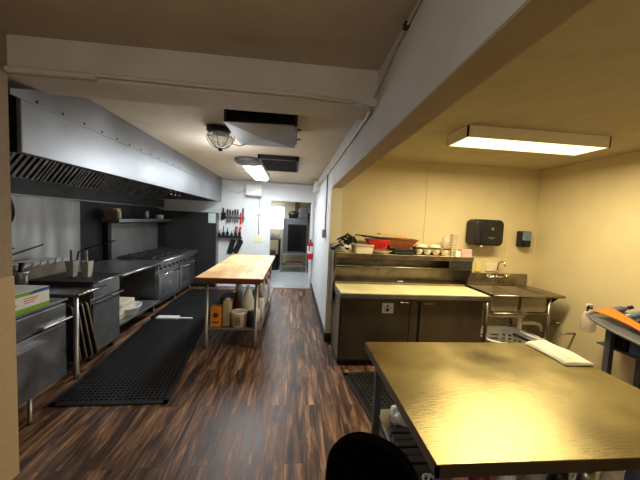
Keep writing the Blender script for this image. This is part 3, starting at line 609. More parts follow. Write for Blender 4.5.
# ------------------------------------------------------------------ back room
ov = thing('rack_oven', 'dark gray oven with a black glass door seen through the doorway', 'oven', (.06,9.35,0))
B(-.33,.47,9.12,9.8,.62,1.74).build('body', 'rackgray', ov, bevel=.01)
B(-.17,.42,9.10,9.12,.68,1.55).build('door', 'ovenglass', ov, bevel=.005); B(-.33,-.31,9.11,9.13,.62,1.74).build('trim_strip', 'steel', ov)
st = thing('oven_stand', 'steel stand with a lower shelf carrying the back room oven', 'stand', (.06,9.4,0))
B(-.38,.49,9.10,9.85,.575,.62).build('top_frame', 'galv', st); B(-.34,.45,9.14,9.8,.19,.215).build('shelf', 'galv', st)
for x in (-.35,.46):
    for y in (9.13,9.8): B(x-.022,x+.022,y-.022,y+.022,0,.575).build('leg', 'legm', st)
one('cardboard_tray', B(-.22,.36,9.2,9.6,.215,.30), 'wood', 'brown cardboard tray on the oven stand shelf', 'tray', (.07,9.4,.215), bevel=.01)
one('black_stockpot', MB().lathe([(.14,0),(.17,.13),(.175,.15),(.12,.22),(.03,.25),(0,.25)], -.02,9.35,1.74,24), 'blackp', 'round black pot on top of the back room oven', 'pot', (-.02,9.35,1.74))
one('gray_machine', B(.17,.46,9.2,9.6,1.74,2.08), 'rackgray', 'dark gray machine on top of the back room oven', 'appliance', (.31,9.4,1.74), bevel=.02)
one('beige_carton', B(.03,.22,10.2,10.5,1.95,2.42), 'wood', 'tan carton high up behind the oven', 'box', (.12,10.35,1.95))
one('storage_shelf', B(-.04,.75,10.0,10.6,1.9,1.94).box(.5,.54,10.0,10.6,0,1.9), 'black', 'dark wall shelf behind the back room oven', 'shelf', (.3,10.3,1.9))
bt = thing('back_table', 'dark table under the back room window', 'table', (-.75,9.9,0))
B(-1.3,-.42,9.5,10.2,1.0,1.06).build('tabletop', 'rackgray', bt)
for x in (-1.26,-.46):
    for y in (9.54,10.16): B(x-.025,x+.025,y-.025,y+.025,0,1.0).build('leg', 'black', bt)
B(-1.24,-.48,9.55,10.1,.3,.33).build('undershelf', 'black', bt)
for i in range(5):
    x = -.84+i*.085; one('storage_jar', MB().lathe([(.04,0),(.04,.16+.02*(i%3)),(.03,.2+.02*(i%3)),(0,.2+.02*(i%3))], x,9.7,1.06,14), 'cream', 'cream storage jar on the table in front of the back room window', 'jar', (x,9.7,1.06), 'cream jars on the back room table')
one('black_bin', MB().lathe([(.15,0),(.18,.5),(.19,.52),(.17,.52),(0,.5)], -.62,9.55,0,20), 'blackp', 'black bin below the back room table', 'bin', (-.62,9.55,0))
one('storage_tub', B(-1.0,-.6,9.8,10.1,.33,.62), 'wood', 'brown tub on the lower shelf of the back room table', 'tub', (-.8,9.9,.33), bevel=.02)

# ------------------------------------------------------------------ prep fridge
F = thing('prep_fridge', 'two-door steel prep fridge with a cream work board and overshelf', 'fridge', (1.46,3.55,0))
B(.575,2.355,3.215,3.88,.07,.815).build('body', 'fsteel', F, bevel=.005)
for x0,x1,hx in ((.60,1.41,(1.29,1.40)),(1.545,2.335,(1.575,1.70))):
    dd = B(x0,x1,3.18,3.214,.09,.80).build('door', 'fsteel', F, bevel=.006)
    B(hx[0],hx[1],3.168,3.181,.770,.792).build('handle', 'chrome', dd, bevel=.003)
B(1.42,1.515,3.186,3.214,.09,.80).build('mullion', 'fsteel', F)
B(1.515,1.545,3.20,3.214,.09,.80).build('door_gap', 'dark', F)
B(.575,2.36,3.25,3.86,.02,.07).build('base_grille', 'blackp', F)
B(.555,2.375,3.12,3.88,.815,.885).build('counter_frame', 'fsteel', F, bevel=.005)
B(.555,2.375,3.105,3.13,.845,.895).build('front_lip', 'steel', F, bevel=.004)
B(.565,2.37,3.13,3.60,.886,.90).build('work_board', 'board', F, bevel=.003)
for x in (.63,2.3):
    for y in (3.27,3.82): MB().cyl((x-.02,y,.03),(x+.02,y,.03),.03).build('caster', 'blackp', F)
B(.56,2.43,3.84,3.875,.88,1.27).build('overshelf_back', 'sinksteel', F)
B(.555,2.44,3.60,3.875,1.27,1.30).build('overshelf', 'board', F, bevel=.003)
B(.555,2.445,3.59,3.60,1.245,1.303).build('overshelf_lip', 'sinksteel', F, bevel=.002)
B(.57,2.42,3.60,3.84,1.12,1.135).build('middle_shelf', 'fsteel', F); MB().cyl((.57,3.595,1.135),(2.42,3.595,1.135),.012).build('shelf_rail', 'sinksteel', F)
for x in (.555,2.42): MB().prism([(3.60,1.30),(3.875,1.30),(3.875,.885),(3.70,.885),(3.60,1.1)], x, x+.02, 'x').build('side_panel', 'fsteel', F)
B(.56,2.36,3.60,3.84,.885,.93).build('rail_cover', 'sinksteel', F, bevel=.003)
B(1.40,1.48,3.597,3.601,.945,.955).build('latch', 'chrome', F)
B(2.10,2.42,3.591,3.6,1.15,1.245).build('control_plate', 'dark', F)
B(.535,.553,3.62,3.88,.62,1.39).build('end_guard', 'dsteel', F, bevel=.003)
stk = thing('fridge_sticker', 'small square white sticker with a black emblem on the left fridge door', 'sticker', (1.14,3.178,.665))
B(1.075,1.21,3.176,3.1795,.655,.775).build('sheet', 'whitep', stk)
q = MB(); 
for cx,cz,rr in ((1.14,.74,.014),(1.14,.695,.022),(1.105,.72,.008),(1.178,.72,.008),(1.11,.68,.006),(1.172,.68,.006)): q.lathe([(rr,0),(rr,.001)], n=14, mtx=T(cx,3.176,cz) @ RX(PI/2))
q.build('emblem', 'ink', stk); MB().box(1.137,1.143,3.1745,3.176,.70,.745).build('emblem_stem', 'ink', stk)

# things on the overshelf
zs = 1.301
def tongs(c, a, k_, m='blackp'):
    q = MB(); d = Vector((math.cos(a), .25*math.sin(a*3), 0))*.10
    c = Vector(c); q.tube([c-d, c+Vector((0,0,.05)), c+d], [.022,.018,.012], 8); q.lathe([(0,-.03),(.036,-.015),(.042,.01),(.038,.012),(0,-.012)], n=12, mtx=T(*(c-d)) ); return q
for i in range(9):
    c = (.62+.022*i, 3.65+.03*(i%4), zs+.06+.034*(i%5))
    tag(tongs(c, .4+.9*i, i).build('serving_ladle', 'blackp' if i not in (1,6) else 'grayp', loc=(c[0],c[1],zs)), 'ladle in the tangled pile at the left end of the overshelf', 'ladle', 'tangled black ladles on the overshelf')
lump('clear_bag', (.68,3.72,zs), (.13,.08,.06), 'bag', 'crumpled clear bag under the black ladles on the overshelf', 'bag', 11)
cb = thing('cream_container', 'cream lidded container beside the ladles on the overshelf', 'container', (.94,3.72,zs))
MB().rbox(.82,1.06,3.62,3.80,zs,zs+.09,.02).build('body', 'cream', cb, bevel=.006); MB().rbox(.81,1.07,3.61,3.81,zs+.09,zs+.12,.02).build('lid', 'beige', cb, bevel=.004)
rb = thing('red_basket', 'red plastic serving basket on a cream plate on the overshelf', 'basket', (1.18,3.72,zs))
q = MB(); q.add([(1.05,3.65,zs+.06),(1.23,3.65,zs+.06),(1.23,3.8,zs+.06),(1.05,3.8,zs+.06),(.99,3.61,zs+.185),(1.27,3.61,zs+.185),(1.27,3.84,zs+.185),(.99,3.84,zs+.185)], [(0,3,2,1),(0,1,5,4),(1,2,6,5),(2,3,7,6),(3,0,4,7)]); q.build('body', 'red', rb, solid=.006)
q = MB(); q.tube([(.99,3.61,zs+.185),(1.27,3.61,zs+.185),(1.27,3.84,zs+.185),(.99,3.84,zs+.185)], .008, 6, closed=True)
for k_ in range(8): q.box(1.04+k_*.025,1.045+k_*.025,3.615,3.635,zs+.08,zs+.18)
q.build('rim', 'redink', rb)
one('cream_plate', MB().lathe([(.10,0),(.17,.045),(.175,.05),(.10,.012),(0,.012)],1.18,3.73,zs,28), 'cream', 'cream plate under the red basket', 'plate', (1.18,3.73,zs))
one('black_griddle_pan', MB().rbox(-.17,.17,-.10,.10,-.012,.012,.03,mtx=T(1.10,3.74,zs+.215) @ RY(.08)).box(-.27,-.16,-.015,.015,-.006,.01,mtx=T(1.10,3.74,zs+.215) @ RY(.08)), 'blackp', 'flat black pan tilted on top of the red basket', 'pan', (1.1,3.74,zs+.2), bevel=.003)
br_ = thing('brown_basket', 'long brown woven basket in the middle of the overshelf', 'basket', (1.5,3.72,zs+.1))
q = MB(); q.add([(1.30,3.66,zs+.085),(1.57,3.66,zs+.085),(1.57,3.8,zs+.085),(1.30,3.8,zs+.085),(1.24,3.62,zs+.21),(1.66,3.62,zs+.20),(1.66,3.84,zs+.20),(1.24,3.84,zs+.21)], [(0,3,2,1),(0,1,5,4),(1,2,6,5),(2,3,7,6),(3,0,4,7)]); q.build('body', 'brown', br_, solid=.008)
MB().tube([(1.24,3.62,zs+.21),(1.66,3.62,zs+.20),(1.66,3.84,zs+.20),(1.24,3.84,zs+.21)], .009, 6, closed=True).build('rim', 'brown', br_)
one('orange_tray', B(-.18,.18,-.1,.1,-.006,.006,mtx=T(1.33,3.73,zs+.25) @ RY(.09)), 'orange', 'thin orange-brown tray lying across the baskets', 'tray', (1.38,3.73,zs+.25), bevel=.002)
for i in range(2):
    one('black_tray', MB().rbox(1.33,1.62,3.61,3.83,zs+.042*i,zs+.038+.042*i,.02), 'blackp', ['lower black tray under the brown basket','upper black tray under the brown basket'][i], 'tray', (1.53,3.72,zs+.042*i), 'black trays under the brown basket', bevel=.004)
pr = thing('portion_rack', 'low black rack holding four cream cups on the overshelf', 'rack', (1.94,3.71,zs))
q = MB(); q.box(1.635,2.125,3.605,3.612,zs+.095,zs+.108).box(1.635,2.125,3.81,3.817,zs+.095,zs+.108).box(1.635,1.642,3.605,3.817,zs+.095,zs+.108).box(2.118,2.125,3.605,3.817,zs+.095,zs+.108)
for x in (1.638,2.122):
    for y in (3.61,3.81): q.cyl((x,y,zs),(x,y,zs+.1),.005,6)
q.build('frame', 'black', pr); B(1.635,2.125,3.735,3.74,zs,zs+.095).build('back_panel', 'blackp', pr)
cl = ['cream cup at the left end of the portion rack','second cream cup from the left in the portion rack','third cream cup from the left in the portion rack, above a red mark','cream cup at the right end of the portion rack']
for i in range(4):
    x = 1.70+i*.121
    one('portion_cup', MB().lathe([(.012,.01),(.035,.022),(.052,.06),(.058,.095),(.06,.105),(.052,.105),(.03,.03),(0,.025)], x,3.67,zs,22), 'cream', cl[i], 'cup', (x,3.67,zs), 'cream cups in the portion rack')
one('red_tag', B(1.92,1.98,3.602,3.606,zs,zs+.02), 'redink', 'small red tag under the third cream cup', 'tag', (1.95,3.604,zs))
for i,(x,w_) in enumerate(((1.76,.085),(1.95,.085))):
    one('cling_lid', MB().lathe([(w_,0),(w_,.012),(w_*.8,.035),(0,.045)], x,3.74,zs+.108,24), 'cream', ['left cream domed lid on top of the portion rack','right cream domed lid on top of the portion rack'][i], 'lid', (x,3.74,zs+.108), 'domed lids on the portion rack')
one('glass_jar', MB().lathe([(.04,0),(.045,.12),(.035,.15),(.035,.17),(0,.17)], 2.11,3.74,zs+.108,18), 'spray', 'small clear jar at the right end of the portion rack', 'jar', (2.11,3.74,zs+.108))
q = MB()
for k_ in range(9): q.lathe([(.038,0),(.046,.028),(.049,.03),(.049,.034),(0,.034)], 2.225,3.74,zs+k_*.034,22)
one('paper_cup_stack', q, 'cream', 'tall stack of cream paper cups on the overshelf', 'cups', (2.225,3.74,zs))
one('pink_packet', MB().rbox(2.29,2.44,3.63,3.72,zs,zs+.105,.01), 'pink', 'pink and white packet at the right end of the overshelf', 'packet', (2.4,3.67,zs), bevel=.006)
one('white_packet', MB().rbox(2.20,2.27,3.615,3.66,zs,zs+.08,.008), 'whitep', 'small white packet in front of the paper cups', 'packet', (2.26,3.64,zs), bevel=.004)

# ------------------------------------------------------------------ wall dispensers
pt = thing('towel_dispenser', 'rounded black paper towel dispenser on the cream wall', 'towel dispenser', (2.82,3.85,1.46))
MB().rbox(2.52,2.955,3.72,3.951,1.462,1.83,.07,'y',6).build('shell', 'blackp', pt, bevel=.03, seg=4)
MB().rbox(2.60,2.935,3.712,3.722,1.49,1.80,.05,'y',6).build('cover', 'black', pt, bevel=.004)
MB().lathe([(.02,0),(.02,.003)], n=16, mtx=T(2.77,3.712,1.70) @ RX(PI/2)).build('round_badge', 'galv', pt)
B(2.71,2.81,3.708,3.712,1.575,1.583).box(2.73,2.80,3.708,3.712,1.56,1.566).build('badge_text', 'galv', pt)
MB().prism([(2.62,1.47),(2.66,1.47),(2.65,1.44),(2.635,1.44)], 3.74, 3.75, 'y').build('paper_tip', 'whitep', pt)
sd = thing('soap_dispenser', 'small black soap dispenser with a clear blue-gray window', 'soap dispenser', (3.45,3.88,1.45))
MB().rbox(3.33,3.485,3.84,3.951,1.455,1.69,.02,'y').build('body', 'blackp', sd, bevel=.012)
MB().rbox(3.338,3.478,3.832,3.842,1.555,1.682,.015,'y').build('window', 'bglass', sd, bevel=.003)
MB().rbox(3.355,3.455,3.815,3.842,1.46,1.53,.015,'y').build('push_bar', 'black', sd, bevel=.006)
one('outlet_cover', B(2.715,2.80,3.93,3.948,1.06,1.19), 'yellowp', 'yellowed outlet cover above the left end of the sink', 'outlet', (2.76,3.94,1.06), bevel=.004)
one('blank_cover', B(2.88,3.06,3.93,3.951,1.07,1.19), 'trim', 'cream blank cover plate behind the faucet', 'wall plate', (2.97,3.94,1.07), bevel=.004)

# ------------------------------------------------------------------ sink
S = thing('utility_sink', 'two-basin stainless sink with backsplash in the corner', 'sink', (2.95,3.58,0))
x0,x1,y0,y1,zt = 2.50,3.30,3.24,3.90,.88
B(x0-.02,3.53,3.90,3.93,.80,1.045).build('backsplash', 'sinksteel', S, bevel=.003)
rim = MB(); rim.box(x0,x1+.18,y0,y0+.05,zt-.012,zt+.01); rim.box(x0,x1+.18,y1-.12,y1,zt-.012,zt+.005); rim.box(x0,x0+.03,y0,y1,zt-.012,zt+.005); rim.box(2.885,2.925,y0,y1,zt-.012,zt); 
rim.add([(x1-.03,y0,zt+.008),(x1+.20,y0,zt+.008),(x1+.18,y1,zt+.01),(x1-.03,y1,zt)], [(0,1,2,3)])
rim.build('rim', 'sinksteel', S, bevel=.004); MB().cyl((x0,y0-.002,zt-.005),(x1+.17,y0-.002,zt-.005),.016).build('front_roll', 'sinksteel', S)
for bx0,bx1 in ((2.52,2.885),(2.925,3.28)):
    q = MB(); by0,by1,bz = y0+.04,y1-.12,zt-.21
    q.add([(bx0,by0,zt),(bx1,by0,zt),(bx1,by1,zt),(bx0,by1,zt),(bx0+.01,by0+.01,bz),(bx1-.01,by0+.01,bz),(bx1-.01,by1-.01,bz),(bx0+.01,by1-.01,bz)], [(0,1,5,4),(1,2,6,5),(2,3,7,6),(3,0,4,7),(4,5,6,7)])
    q.build('basin', 'basin', S, solid=.006)
MB().cyl((2.54,y0+.03,.64),(3.30,y0+.03,.64),.014).build('stretcher', 'sinksteel', S)
for x,y in ((2.455,y0+.03),(3.30,y0+.03),(2.56,3.86),(3.30,3.86)): MB().cyl((x,y,0),(x,y,zt-.01),.02).build('leg', 'sinksteel', S)
MB().add([(x1+.02,y0+.05,.76),(x1+.16,y0+.05,.86),(x1+.2,3.85,.86),(x1+.02,3.85,.50)], [(0,1,2,3)]).build('drainboard_gusset', 'sinksteel', S, solid=.006)
fc = thing('sink_faucet', 'chrome gooseneck faucet with two handles on the sink backsplash', 'faucet', (3.01,3.87,.98))
MB().cyl((2.87,3.86,1.0),(3.16,3.86,1.0),.018).build('body', 'chrome', fc)
MB().tube([(3.01,3.86,1.0),(3.01,3.86,1.16),(3.015,3.85,1.215),(3.03,3.82,1.235),(3.045,3.78,1.22),(3.05,3.76,1.17)], .013).build('spout', 'chrome', fc)
for x in (2.87,3.16): MB().lathe([(.026,0),(.026,.03),(.012,.035)], x,3.86,1.0,14).box(x-.05,x+.05,3.845,3.86,1.035,1.045).build('handle', 'chrome', fc)
dp = thing('drain_pipes', 'white plastic drain pipes under the sink', 'pipe', (3.05,3.5,.3))
MB().cyl((2.60,3.5,.545),(3.16,3.5,.545),.028).cyl((3.12,3.5,.66),(3.12,3.5,.34),.026).build('tee_pipe', 'pvc', dp)
MB().tube([(3.12,3.5,.45),(3.34,3.5,.44),(3.41,3.5,.42),(3.43,3.5,.38),(3.43,3.5,.335)], .026).build('elbow_pipe', 'pvc', dp)
MB().cyl((2.75,3.55,.50),(3.1,3.55,.38),.010).cyl((3.2,3.6,.60),(3.5,3.6,.66),.008).build('supply_line', 'galv', dp)
MB().cyl((2.74,3.5,.67),(2.74,3.5,.545),.022).cyl((3.17,3.5,.67),(3.17,3.5,.545),.022).build('tailpiece', 'pvc', dp)
wv = thing('wall_valve', 'brass and steel shutoff valve on the right wall below the sink', 'valve', (3.58,3.4,.45))
MB().cyl((3.45,3.42,.47),(3.63,3.42,.47),.012).cyl((3.5,3.42,.47),(3.5,3.3,.52),.010).lathe([(.028,0),(.028,.01)], 3.56,3.42,.49,12).cyl((3.44,3.2,.42),(3.63,3.2,.42),.012).build('valve_body', 'galv', wv)
sb = thing('perforated_basket', 'white perforated laundry-style basket on the floor under the sink', 'basket', (2.86,3.38,0))
q = MB(); 
def bp(t, z, rx=.34, ry=.25): k_ = 1+.12*z/.33; return (2.86+rx*k_*math.copysign(abs(math.cos(t))**.6, math.cos(t)), 3.42+ry*k_*math.copysign(abs(math.sin(t))**.6, math.sin(t)), z)
nh = 44; zz = [.02,.09,.115,.14,.165,.19,.215,.24,.31]
for zi_ in range(len(zz)-1):
    for a in range(nh):
        if 0 < zi_ < 7 and zi_%2 == 1 and a%2 == 0: continue
        t0,t1 = 2*PI*a/nh, 2*PI*(a+1)/nh; q.add([bp(t0,zz[zi_]),bp(t1,zz[zi_]),bp(t1,zz[zi_+1]),bp(t0,zz[zi_+1])], [(0,1,2,3)])
q.add([bp(2*PI*a/nh,.02) for a in range(nh)], [tuple(range(nh))])
q.build('body', 'whitep', sb, solid=.004); MB().tube([bp(2*PI*a/nh,.31,.35,.26) for a in range(nh)], .014, 8, closed=True).build('rim', 'bowl', sb)
for i,(x,z) in enumerate(((2.95,.33),(3.05,.36))):
    one('scrub_brush', MB().cyl((x,3.40,z),(x+.16,3.30,z-.06),.018).box(x+.14,x+.26,3.25,3.31,z-.09,z-.05), 'blackp' if i==0 else 'whitep', ['black scrub brush lying in the perforated basket','white scrub brush lying in the perforated basket'][i], 'brush', (x,3.38,z), bevel=.004)

# ------------------------------------------------------------------ steel table in the foreground
t = thing('steel_table', 'large stainless worktable filling the right foreground', 'table', (1.18,1.33,0))
tx0,tx1,ty0,ty1 = .512,1.84,.855,1.825
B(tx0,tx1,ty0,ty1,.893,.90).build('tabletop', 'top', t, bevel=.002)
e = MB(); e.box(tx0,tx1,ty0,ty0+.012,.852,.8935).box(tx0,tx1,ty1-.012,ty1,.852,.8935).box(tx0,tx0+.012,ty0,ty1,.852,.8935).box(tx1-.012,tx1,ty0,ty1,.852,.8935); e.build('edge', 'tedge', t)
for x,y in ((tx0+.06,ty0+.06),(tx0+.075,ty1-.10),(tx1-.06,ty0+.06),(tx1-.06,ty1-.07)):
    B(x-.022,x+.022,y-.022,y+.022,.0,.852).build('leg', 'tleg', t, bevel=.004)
B(tx0+.08,tx1-.04,ty0+.05,ty1-.06,.445,.465).build('undershelf', 'dsteel', t, bevel=.004)
zu=.466
# towel
def tw(u,v):
    x = 1.668+.19*u+.012*math.sin(3*v); y = 1.805-.30*v+.03*u*(1-v)
    if 0: pass
    return (x, y, .906+.010*(1-(2*u-1)**6)*(1-.5*(2*v-1)**8)+.003*math.sin(9*v+3*u))
tl = thing('folded_towel', 'folded white towel on the back right of the steel table', 'towel', (1.77,1.67,.90))
MB().grid(tw, 16, 24).build('upper_fold', 'cloth', tl, solid=.008)
MB().grid(lambda u,v: (tw(u,v)[0]-.012, tw(u,v)[1]-.008, .906), 6, 12).build('lower_fold', 'cloth', tl, solid=.008)
lump('plastic_sack', (.71,1.64,zu), (.06,.09,.035), 'bag', 'small white plastic sack at the back of the table undershelf', 'bag', 21)
for i in range(6):
    y = 1.25+i*.052
    one('dark_tray', B(.61,.95,y,y+.045,zu,zu+.03+.004*(i%2)), 'slat', 'dark steel tray set on edge on the table undershelf', 'tray', (.83,y,zu), 'dark trays on the table undershelf', bevel=.004)
eb = thing('black_box', 'black box with a white swirl emblem under the steel table', 'box', (.73,1.15,zu))
B(.60,.86,1.06,1.235,zu,zu+.06).build('carton', 'blackp', eb, bevel=.004)
q = MB(); q.tube([(.665+.035*math.cos(a_*.45)*(1-.06*a_), 1.17+.035*math.sin(a_*.45)*(1-.06*a_), zu+.066) for a_ in range(12)], .007, 6).cyl((.64,1.14,zu+.066),(.69,1.2,zu+.066),.006,6); q.build('emblem', 'whitep', eb)
items = [('pink_bottle','pink',.70,'pink bottle'),('maroon_bottle','maroon',.79,'maroon bottle'),('white_jar','whitep',.90,'white jar'),('gray_jar','grayp',1.02,'gray jar'),('black_tin','blackp',1.13,'black tin'),('steel_tin','steel',1.25,'steel tin'),('cream_jar','cream',1.38,'cream jar'),('blue_tin','bluegray',1.5,'blue-gray tin')]
for nm,m_,x,ds in items:
    one(nm, MB().lathe([(.036,0),(.038,.20),(.03,.23),(.03,.26),(0,.26)], x,1.0,zu,16), m_, ds+' in the row along the near edge of the table undershelf', ds.split()[1], (x,1.0,zu))

# ------------------------------------------------------------------ black chair
ch = thing('black_chair', 'black padded chair with rounded back in front of the steel table', 'chair', (.20,.90,0))
cm = T(.345,.968,0) @ RZ(-.60)
q = MB()
def cb_(u,v,s_):
    x = (u-.5)*.35; 
    zz_ = .50+.40*v*(1-.13*abs(2*u-1)**4)
    return tuple(cm @ Vector((x*(1-.10*abs(2*v-1)**3), s_*.022+.06*(2*u-1)**2*-1+ .03*(1-v), zz_)))
q.grid(lambda u,v: cb_(u,v,1), 16, 12); q.grid(lambda u,v: cb_(u,v,-1), 16, 12)
for a_ in range(16):
    for v_ in (0,1): q.add([cb_(a_/16,v_,1),cb_((a_+1)/16,v_,1),cb_((a_+1)/16,v_,-1),cb_(a_/16,v_,-1)], [(0,1,2,3)])
for a_ in range(12):
    for u_ in (0,1): q.add([cb_(u_,a_/12,1),cb_(u_,(a_+1)/12,1),cb_(u_,(a_+1)/12,-1),cb_(u_,a_/12,-1)], [(0,1,2,3)])
q.build('backrest', 'chair', ch)
MB().rbox(-.21,.21,-.40,.0,.42,.48,.06,mtx=cm).build('seat', 'chair', ch, bevel=.02)
for x,y in ((-.18,-.36),(.18,-.36),(-.18,-.03),(.18,-.03)):
    a_ = cm @ Vector((x,y,.43)); b2 = cm @ Vector((x*1.1,y*1.05,0)); MB().cyl(b2,a_,.014).build('leg', 'black', ch)
for x in (-.14,.14): MB().cyl(cm @ Vector((x,-.02,.44)), cm @ Vector((x,0,.6)), .012).build('back_post', 'black', ch)

# ------------------------------------------------------------------ utility cart at the right wall
ct = thing('utility_cart', 'dark utility cart with a rounded corner against the right wall', 'cart', (3.2,1.9,0))
zc=.86
MB().prism([(3.60,1.2),(3.60,2.66),(3.2,2.67),(3.06,2.60),(2.96,2.48),(2.87,2.32),(2.78,2.12),(2.67,1.8),(2.62,1.5),(2.62,1.2)], zc-.012, zc, 'z').build('top', 'tleg', ct, bevel=.003)
MB().tube([(3.60,2.66,zc+.004),(3.2,2.67,zc+.004),(3.06,2.60,zc+.004),(2.96,2.48,zc+.004),(2.87,2.32,zc+.004),(2.78,2.12,zc+.004),(2.67,1.8,zc+.004),(2.62,1.5,zc+.004),(2.62,1.2,zc+.004)], .012).build('rim', 'duct', ct)
for x,y in ((2.97,2.30),(3.54,2.45),(2.78,1.3),(3.54,1.3)): B(x-.025,x+.025,y-.025,y+.025,0,zc-.012).build('leg', 'tleg', ct, bevel=.004)
B(2.98,3.55,1.3,2.42,.64,.655).build('shelf', 'tleg', ct)
for i in range(4):
    y = 1.62+i*.19
    one('gray_bin', MB().rbox(2.99,3.3,y,y+.17,.656,.80,.02), ['bluegray','grayp','bluegray','black'][i], ['blue-gray bin nearest the camera on the cart shelf','gray bin second on the cart shelf','blue-gray bin third along the cart shelf','black bin farthest on the cart shelf'][i], 'bin', (3.15,y+.08,.656), 'bins on the cart shelf', bevel=.006)
def oc(u,v): 
    P0=Vector((3.06,2.56,.905)); P1=Vector((2.70,1.45,.88)); c = P0.lerp(P1,u); n_ = Vector((.9,-.3,0)).normalized()
    return tuple(c+n_*(v*(.15-.05*u))+Vector((.02,0,.02*math.sin(6*u+2*v)+.03*(1-u)*v+.010)))
one('orange_apron', MB().grid(oc,18,6), 'orangec', 'bright orange cloth strap lying along the cart edge', 'cloth', (2.9,2.0,.87), solid=.01)
def spray(loc, rz, label, bm='spray'):
    s = thing('spray_bottle', label, 'spray bottle', loc, 'spray bottles at the cart'); x,y,z = loc; mt = T(x,y,z) @ RZ(rz)
    MB().lathe([(.055,-.27),(.068,-.26),(.068,-.12),(.05,-.06),(.016,-.02),(.014,0)], n=20, mtx=mt).build('bottle', bm, s)
    MB().box(-.018,.03,-.012,.012,0,.03,mtx=mt).box(-.055,-.018,-.010,.010,.012,.034,mtx=mt).build('nozzle', 'whitep', s, bevel=.003)
    MB().box(-.045,-.035,-.007,.007,-.045,.014,mtx=mt).box(-.02,.022,-.016,.016,-.02,.0,mtx=mt).build('trigger', 'blackp', s, bevel=.002); return s
s1 = spray((3.27,2.755,.90), .2, 'cloudy spray bottle hanging off the far corner of the cart')
for i in range(7):
    x, y = 3.30-.045*i+.05*(i%2), 2.52-.15*i
    s = thing('small_bottle', ['black-capped bottle lying farthest on the cart top','second black-capped bottle lying on the cart top','third black-capped bottle lying on the cart top','fourth black-capped bottle lying on the cart top','fifth black-capped bottle lying on the cart top','sixth black-capped bottle lying on the cart top','black-capped bottle lying nearest on the cart top'][i], 'bottle', (x,y,zc), 'bottles lying on the cart')
    mt = T(x,y,zc+.08) @ RZ(2.5+.12*i) @ RY(-1.1)
    MB().lathe([(.028,-.08),(.032,-.07),(.032,.04),(.014,.07),(.014,.08),(0,.08)], n=16, mtx=mt).build('body', ['bluegray','bglass','blackp','cream','bluegray','blackp','cream'][i], s)
    MB().lathe([(.018,.08),(.018,.12),(0,.12)], n=12, mtx=mt).build('cap', 'blackp', s)
one('white_cloth', MB().grid(lambda u,v:(3.05+.12*u,1.95-.28*v,zc+.05+.02*math.sin(7*u)+.01*math.sin(5*v)),10,10), 'cloth', 'cream cloth strip draped behind the bottles on the cart', 'cloth', (3.1,1.8,zc), solid=.008)
tp = thing('white_stand', 'thin pale metal stand on the floor in front of the cart', 'stand', (2.62,1.72,0))
MB().cyl((2.62,1.75,.12),(2.66,1.70,.62),.012).cyl((2.62,1.75,.12),(2.52,1.86,0),.010).cyl((2.62,1.75,.12),(2.72,1.86,0),.010).cyl((2.62,1.75,.12),(2.62,1.6,0),.010).build('tripod', 'conduit', tp)

# ------------------------------------------------------------------ right room ceiling fixture
L_ = thing('ceiling_light', 'lit rectangular ceiling light with pale metal sides in the cream room', 'light fixture', (2.17,2.57,2.6))
q = MB(); q.box(1.485,1.50,2.41,2.745,2.50,2.6).box(2.87,2.885,2.41,2.745,2.50,2.6).box(1.485,2.885,2.41,2.422,2.50,2.6).box(1.485,2.885,2.733,2.745,2.50,2.6); q.build('housing', 'trim', L_)
B(1.50,2.87,2.422,2.733,2.503,2.512).build('diffuser', 'diff', L_)

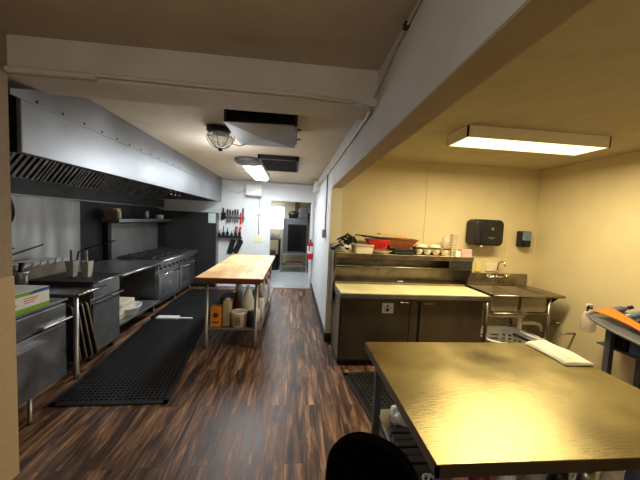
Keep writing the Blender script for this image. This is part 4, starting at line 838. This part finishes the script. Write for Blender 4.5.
# ------------------------------------------------------------------ lights
def area(name, loc, rot, sx, sy, power, col):
    l = bpy.data.lights.new(name, 'AREA'); l.shape = 'RECTANGLE'; l.size = sx; l.size_y = sy; l.energy = power; l.color = col
    o = bpy.data.objects.new(name, l); o.location = loc; o.rotation_euler = rot; C.objects.link(o); return o
area('cream_room_lamp', (2.17,2.575,2.49), (0,0,0), 1.3, .28, 60, (1,.82,.50))
area('aisle_lamp', (-.73,5.6,2.47), (0,0,0), .28, 1.6, 52, (.90,.96,1))
area('back_room_lamp', (-.4,8.6,2.38), (0,0,0), .4, 1.0, 26, (.95,.97,1))
def fill_point(name, loc, r, power, col):
    l = bpy.data.lights.new(name, 'POINT'); l.shadow_soft_size = r; l.energy = power; l.color = col
    o = bpy.data.objects.new(name, l); o.location = loc; C.objects.link(o); return o
fill_point('front_room_fill', (-.55,-.9,2.25), .25, 24, (1,.93,.83))  # added fill light, unseen, lifts the header and front ceiling
fill_point('cream_room_fill', (2.4,.3,2.2), .25, 12, (1,.86,.58))  # soft fill added to the cream room, no fitting belongs to it
fill_point('aisle_fill', (-.9,3.6,2.2), .2, 14, (.95,.96,1))  # added fill point for the aisle, nothing hangs here
area('window_light', (-.74,10.78,1.75), (PI/2,0,0), .7, .8, 14, (.85,.93,1))
w = bpy.data.worlds.new('World'); bpy.context.scene.world = w; w.use_nodes = True
w.node_tree.nodes['Background'].inputs[0].default_value = (.8,.85,1,1); w.node_tree.nodes['Background'].inputs[1].default_value = .15

# ------------------------------------------------------------------ camera
yaw, pitch, roll, fpx = .0954556, -.066975, .0466964, 282.89
cy, sy, cp, sp = math.cos(yaw), math.sin(yaw), math.cos(pitch), math.sin(pitch)
fwv = Vector((sy*cp, cy*cp, sp)); rt = Vector((cy,-sy,0)); upv = rt.cross(fwv)
r2 = rt*math.cos(roll)+upv*math.sin(roll); u2 = -rt*math.sin(roll)+upv*math.cos(roll)
cd = bpy.data.cameras.new('camera'); cam = bpy.data.objects.new('camera', cd); C.objects.link(cam)
cd.sensor_fit = 'HORIZONTAL'; cd.sensor_width = 36; cd.lens = 36*fpx/640; cd.clip_start = .05
mw = Matrix((( r2.x,u2.x,-fwv.x,0),(r2.y,u2.y,-fwv.y,0),(r2.z,u2.z,-fwv.z,1.7),(0,0,0,1)))
cam.matrix_world = mw
bpy.context.scene.camera = cam
sc = bpy.context.scene
sc.view_settings.view_transform = 'Standard'
try: sc.view_settings.look = 'Medium Contrast'
except Exception: pass
sc.view_settings.exposure = .22
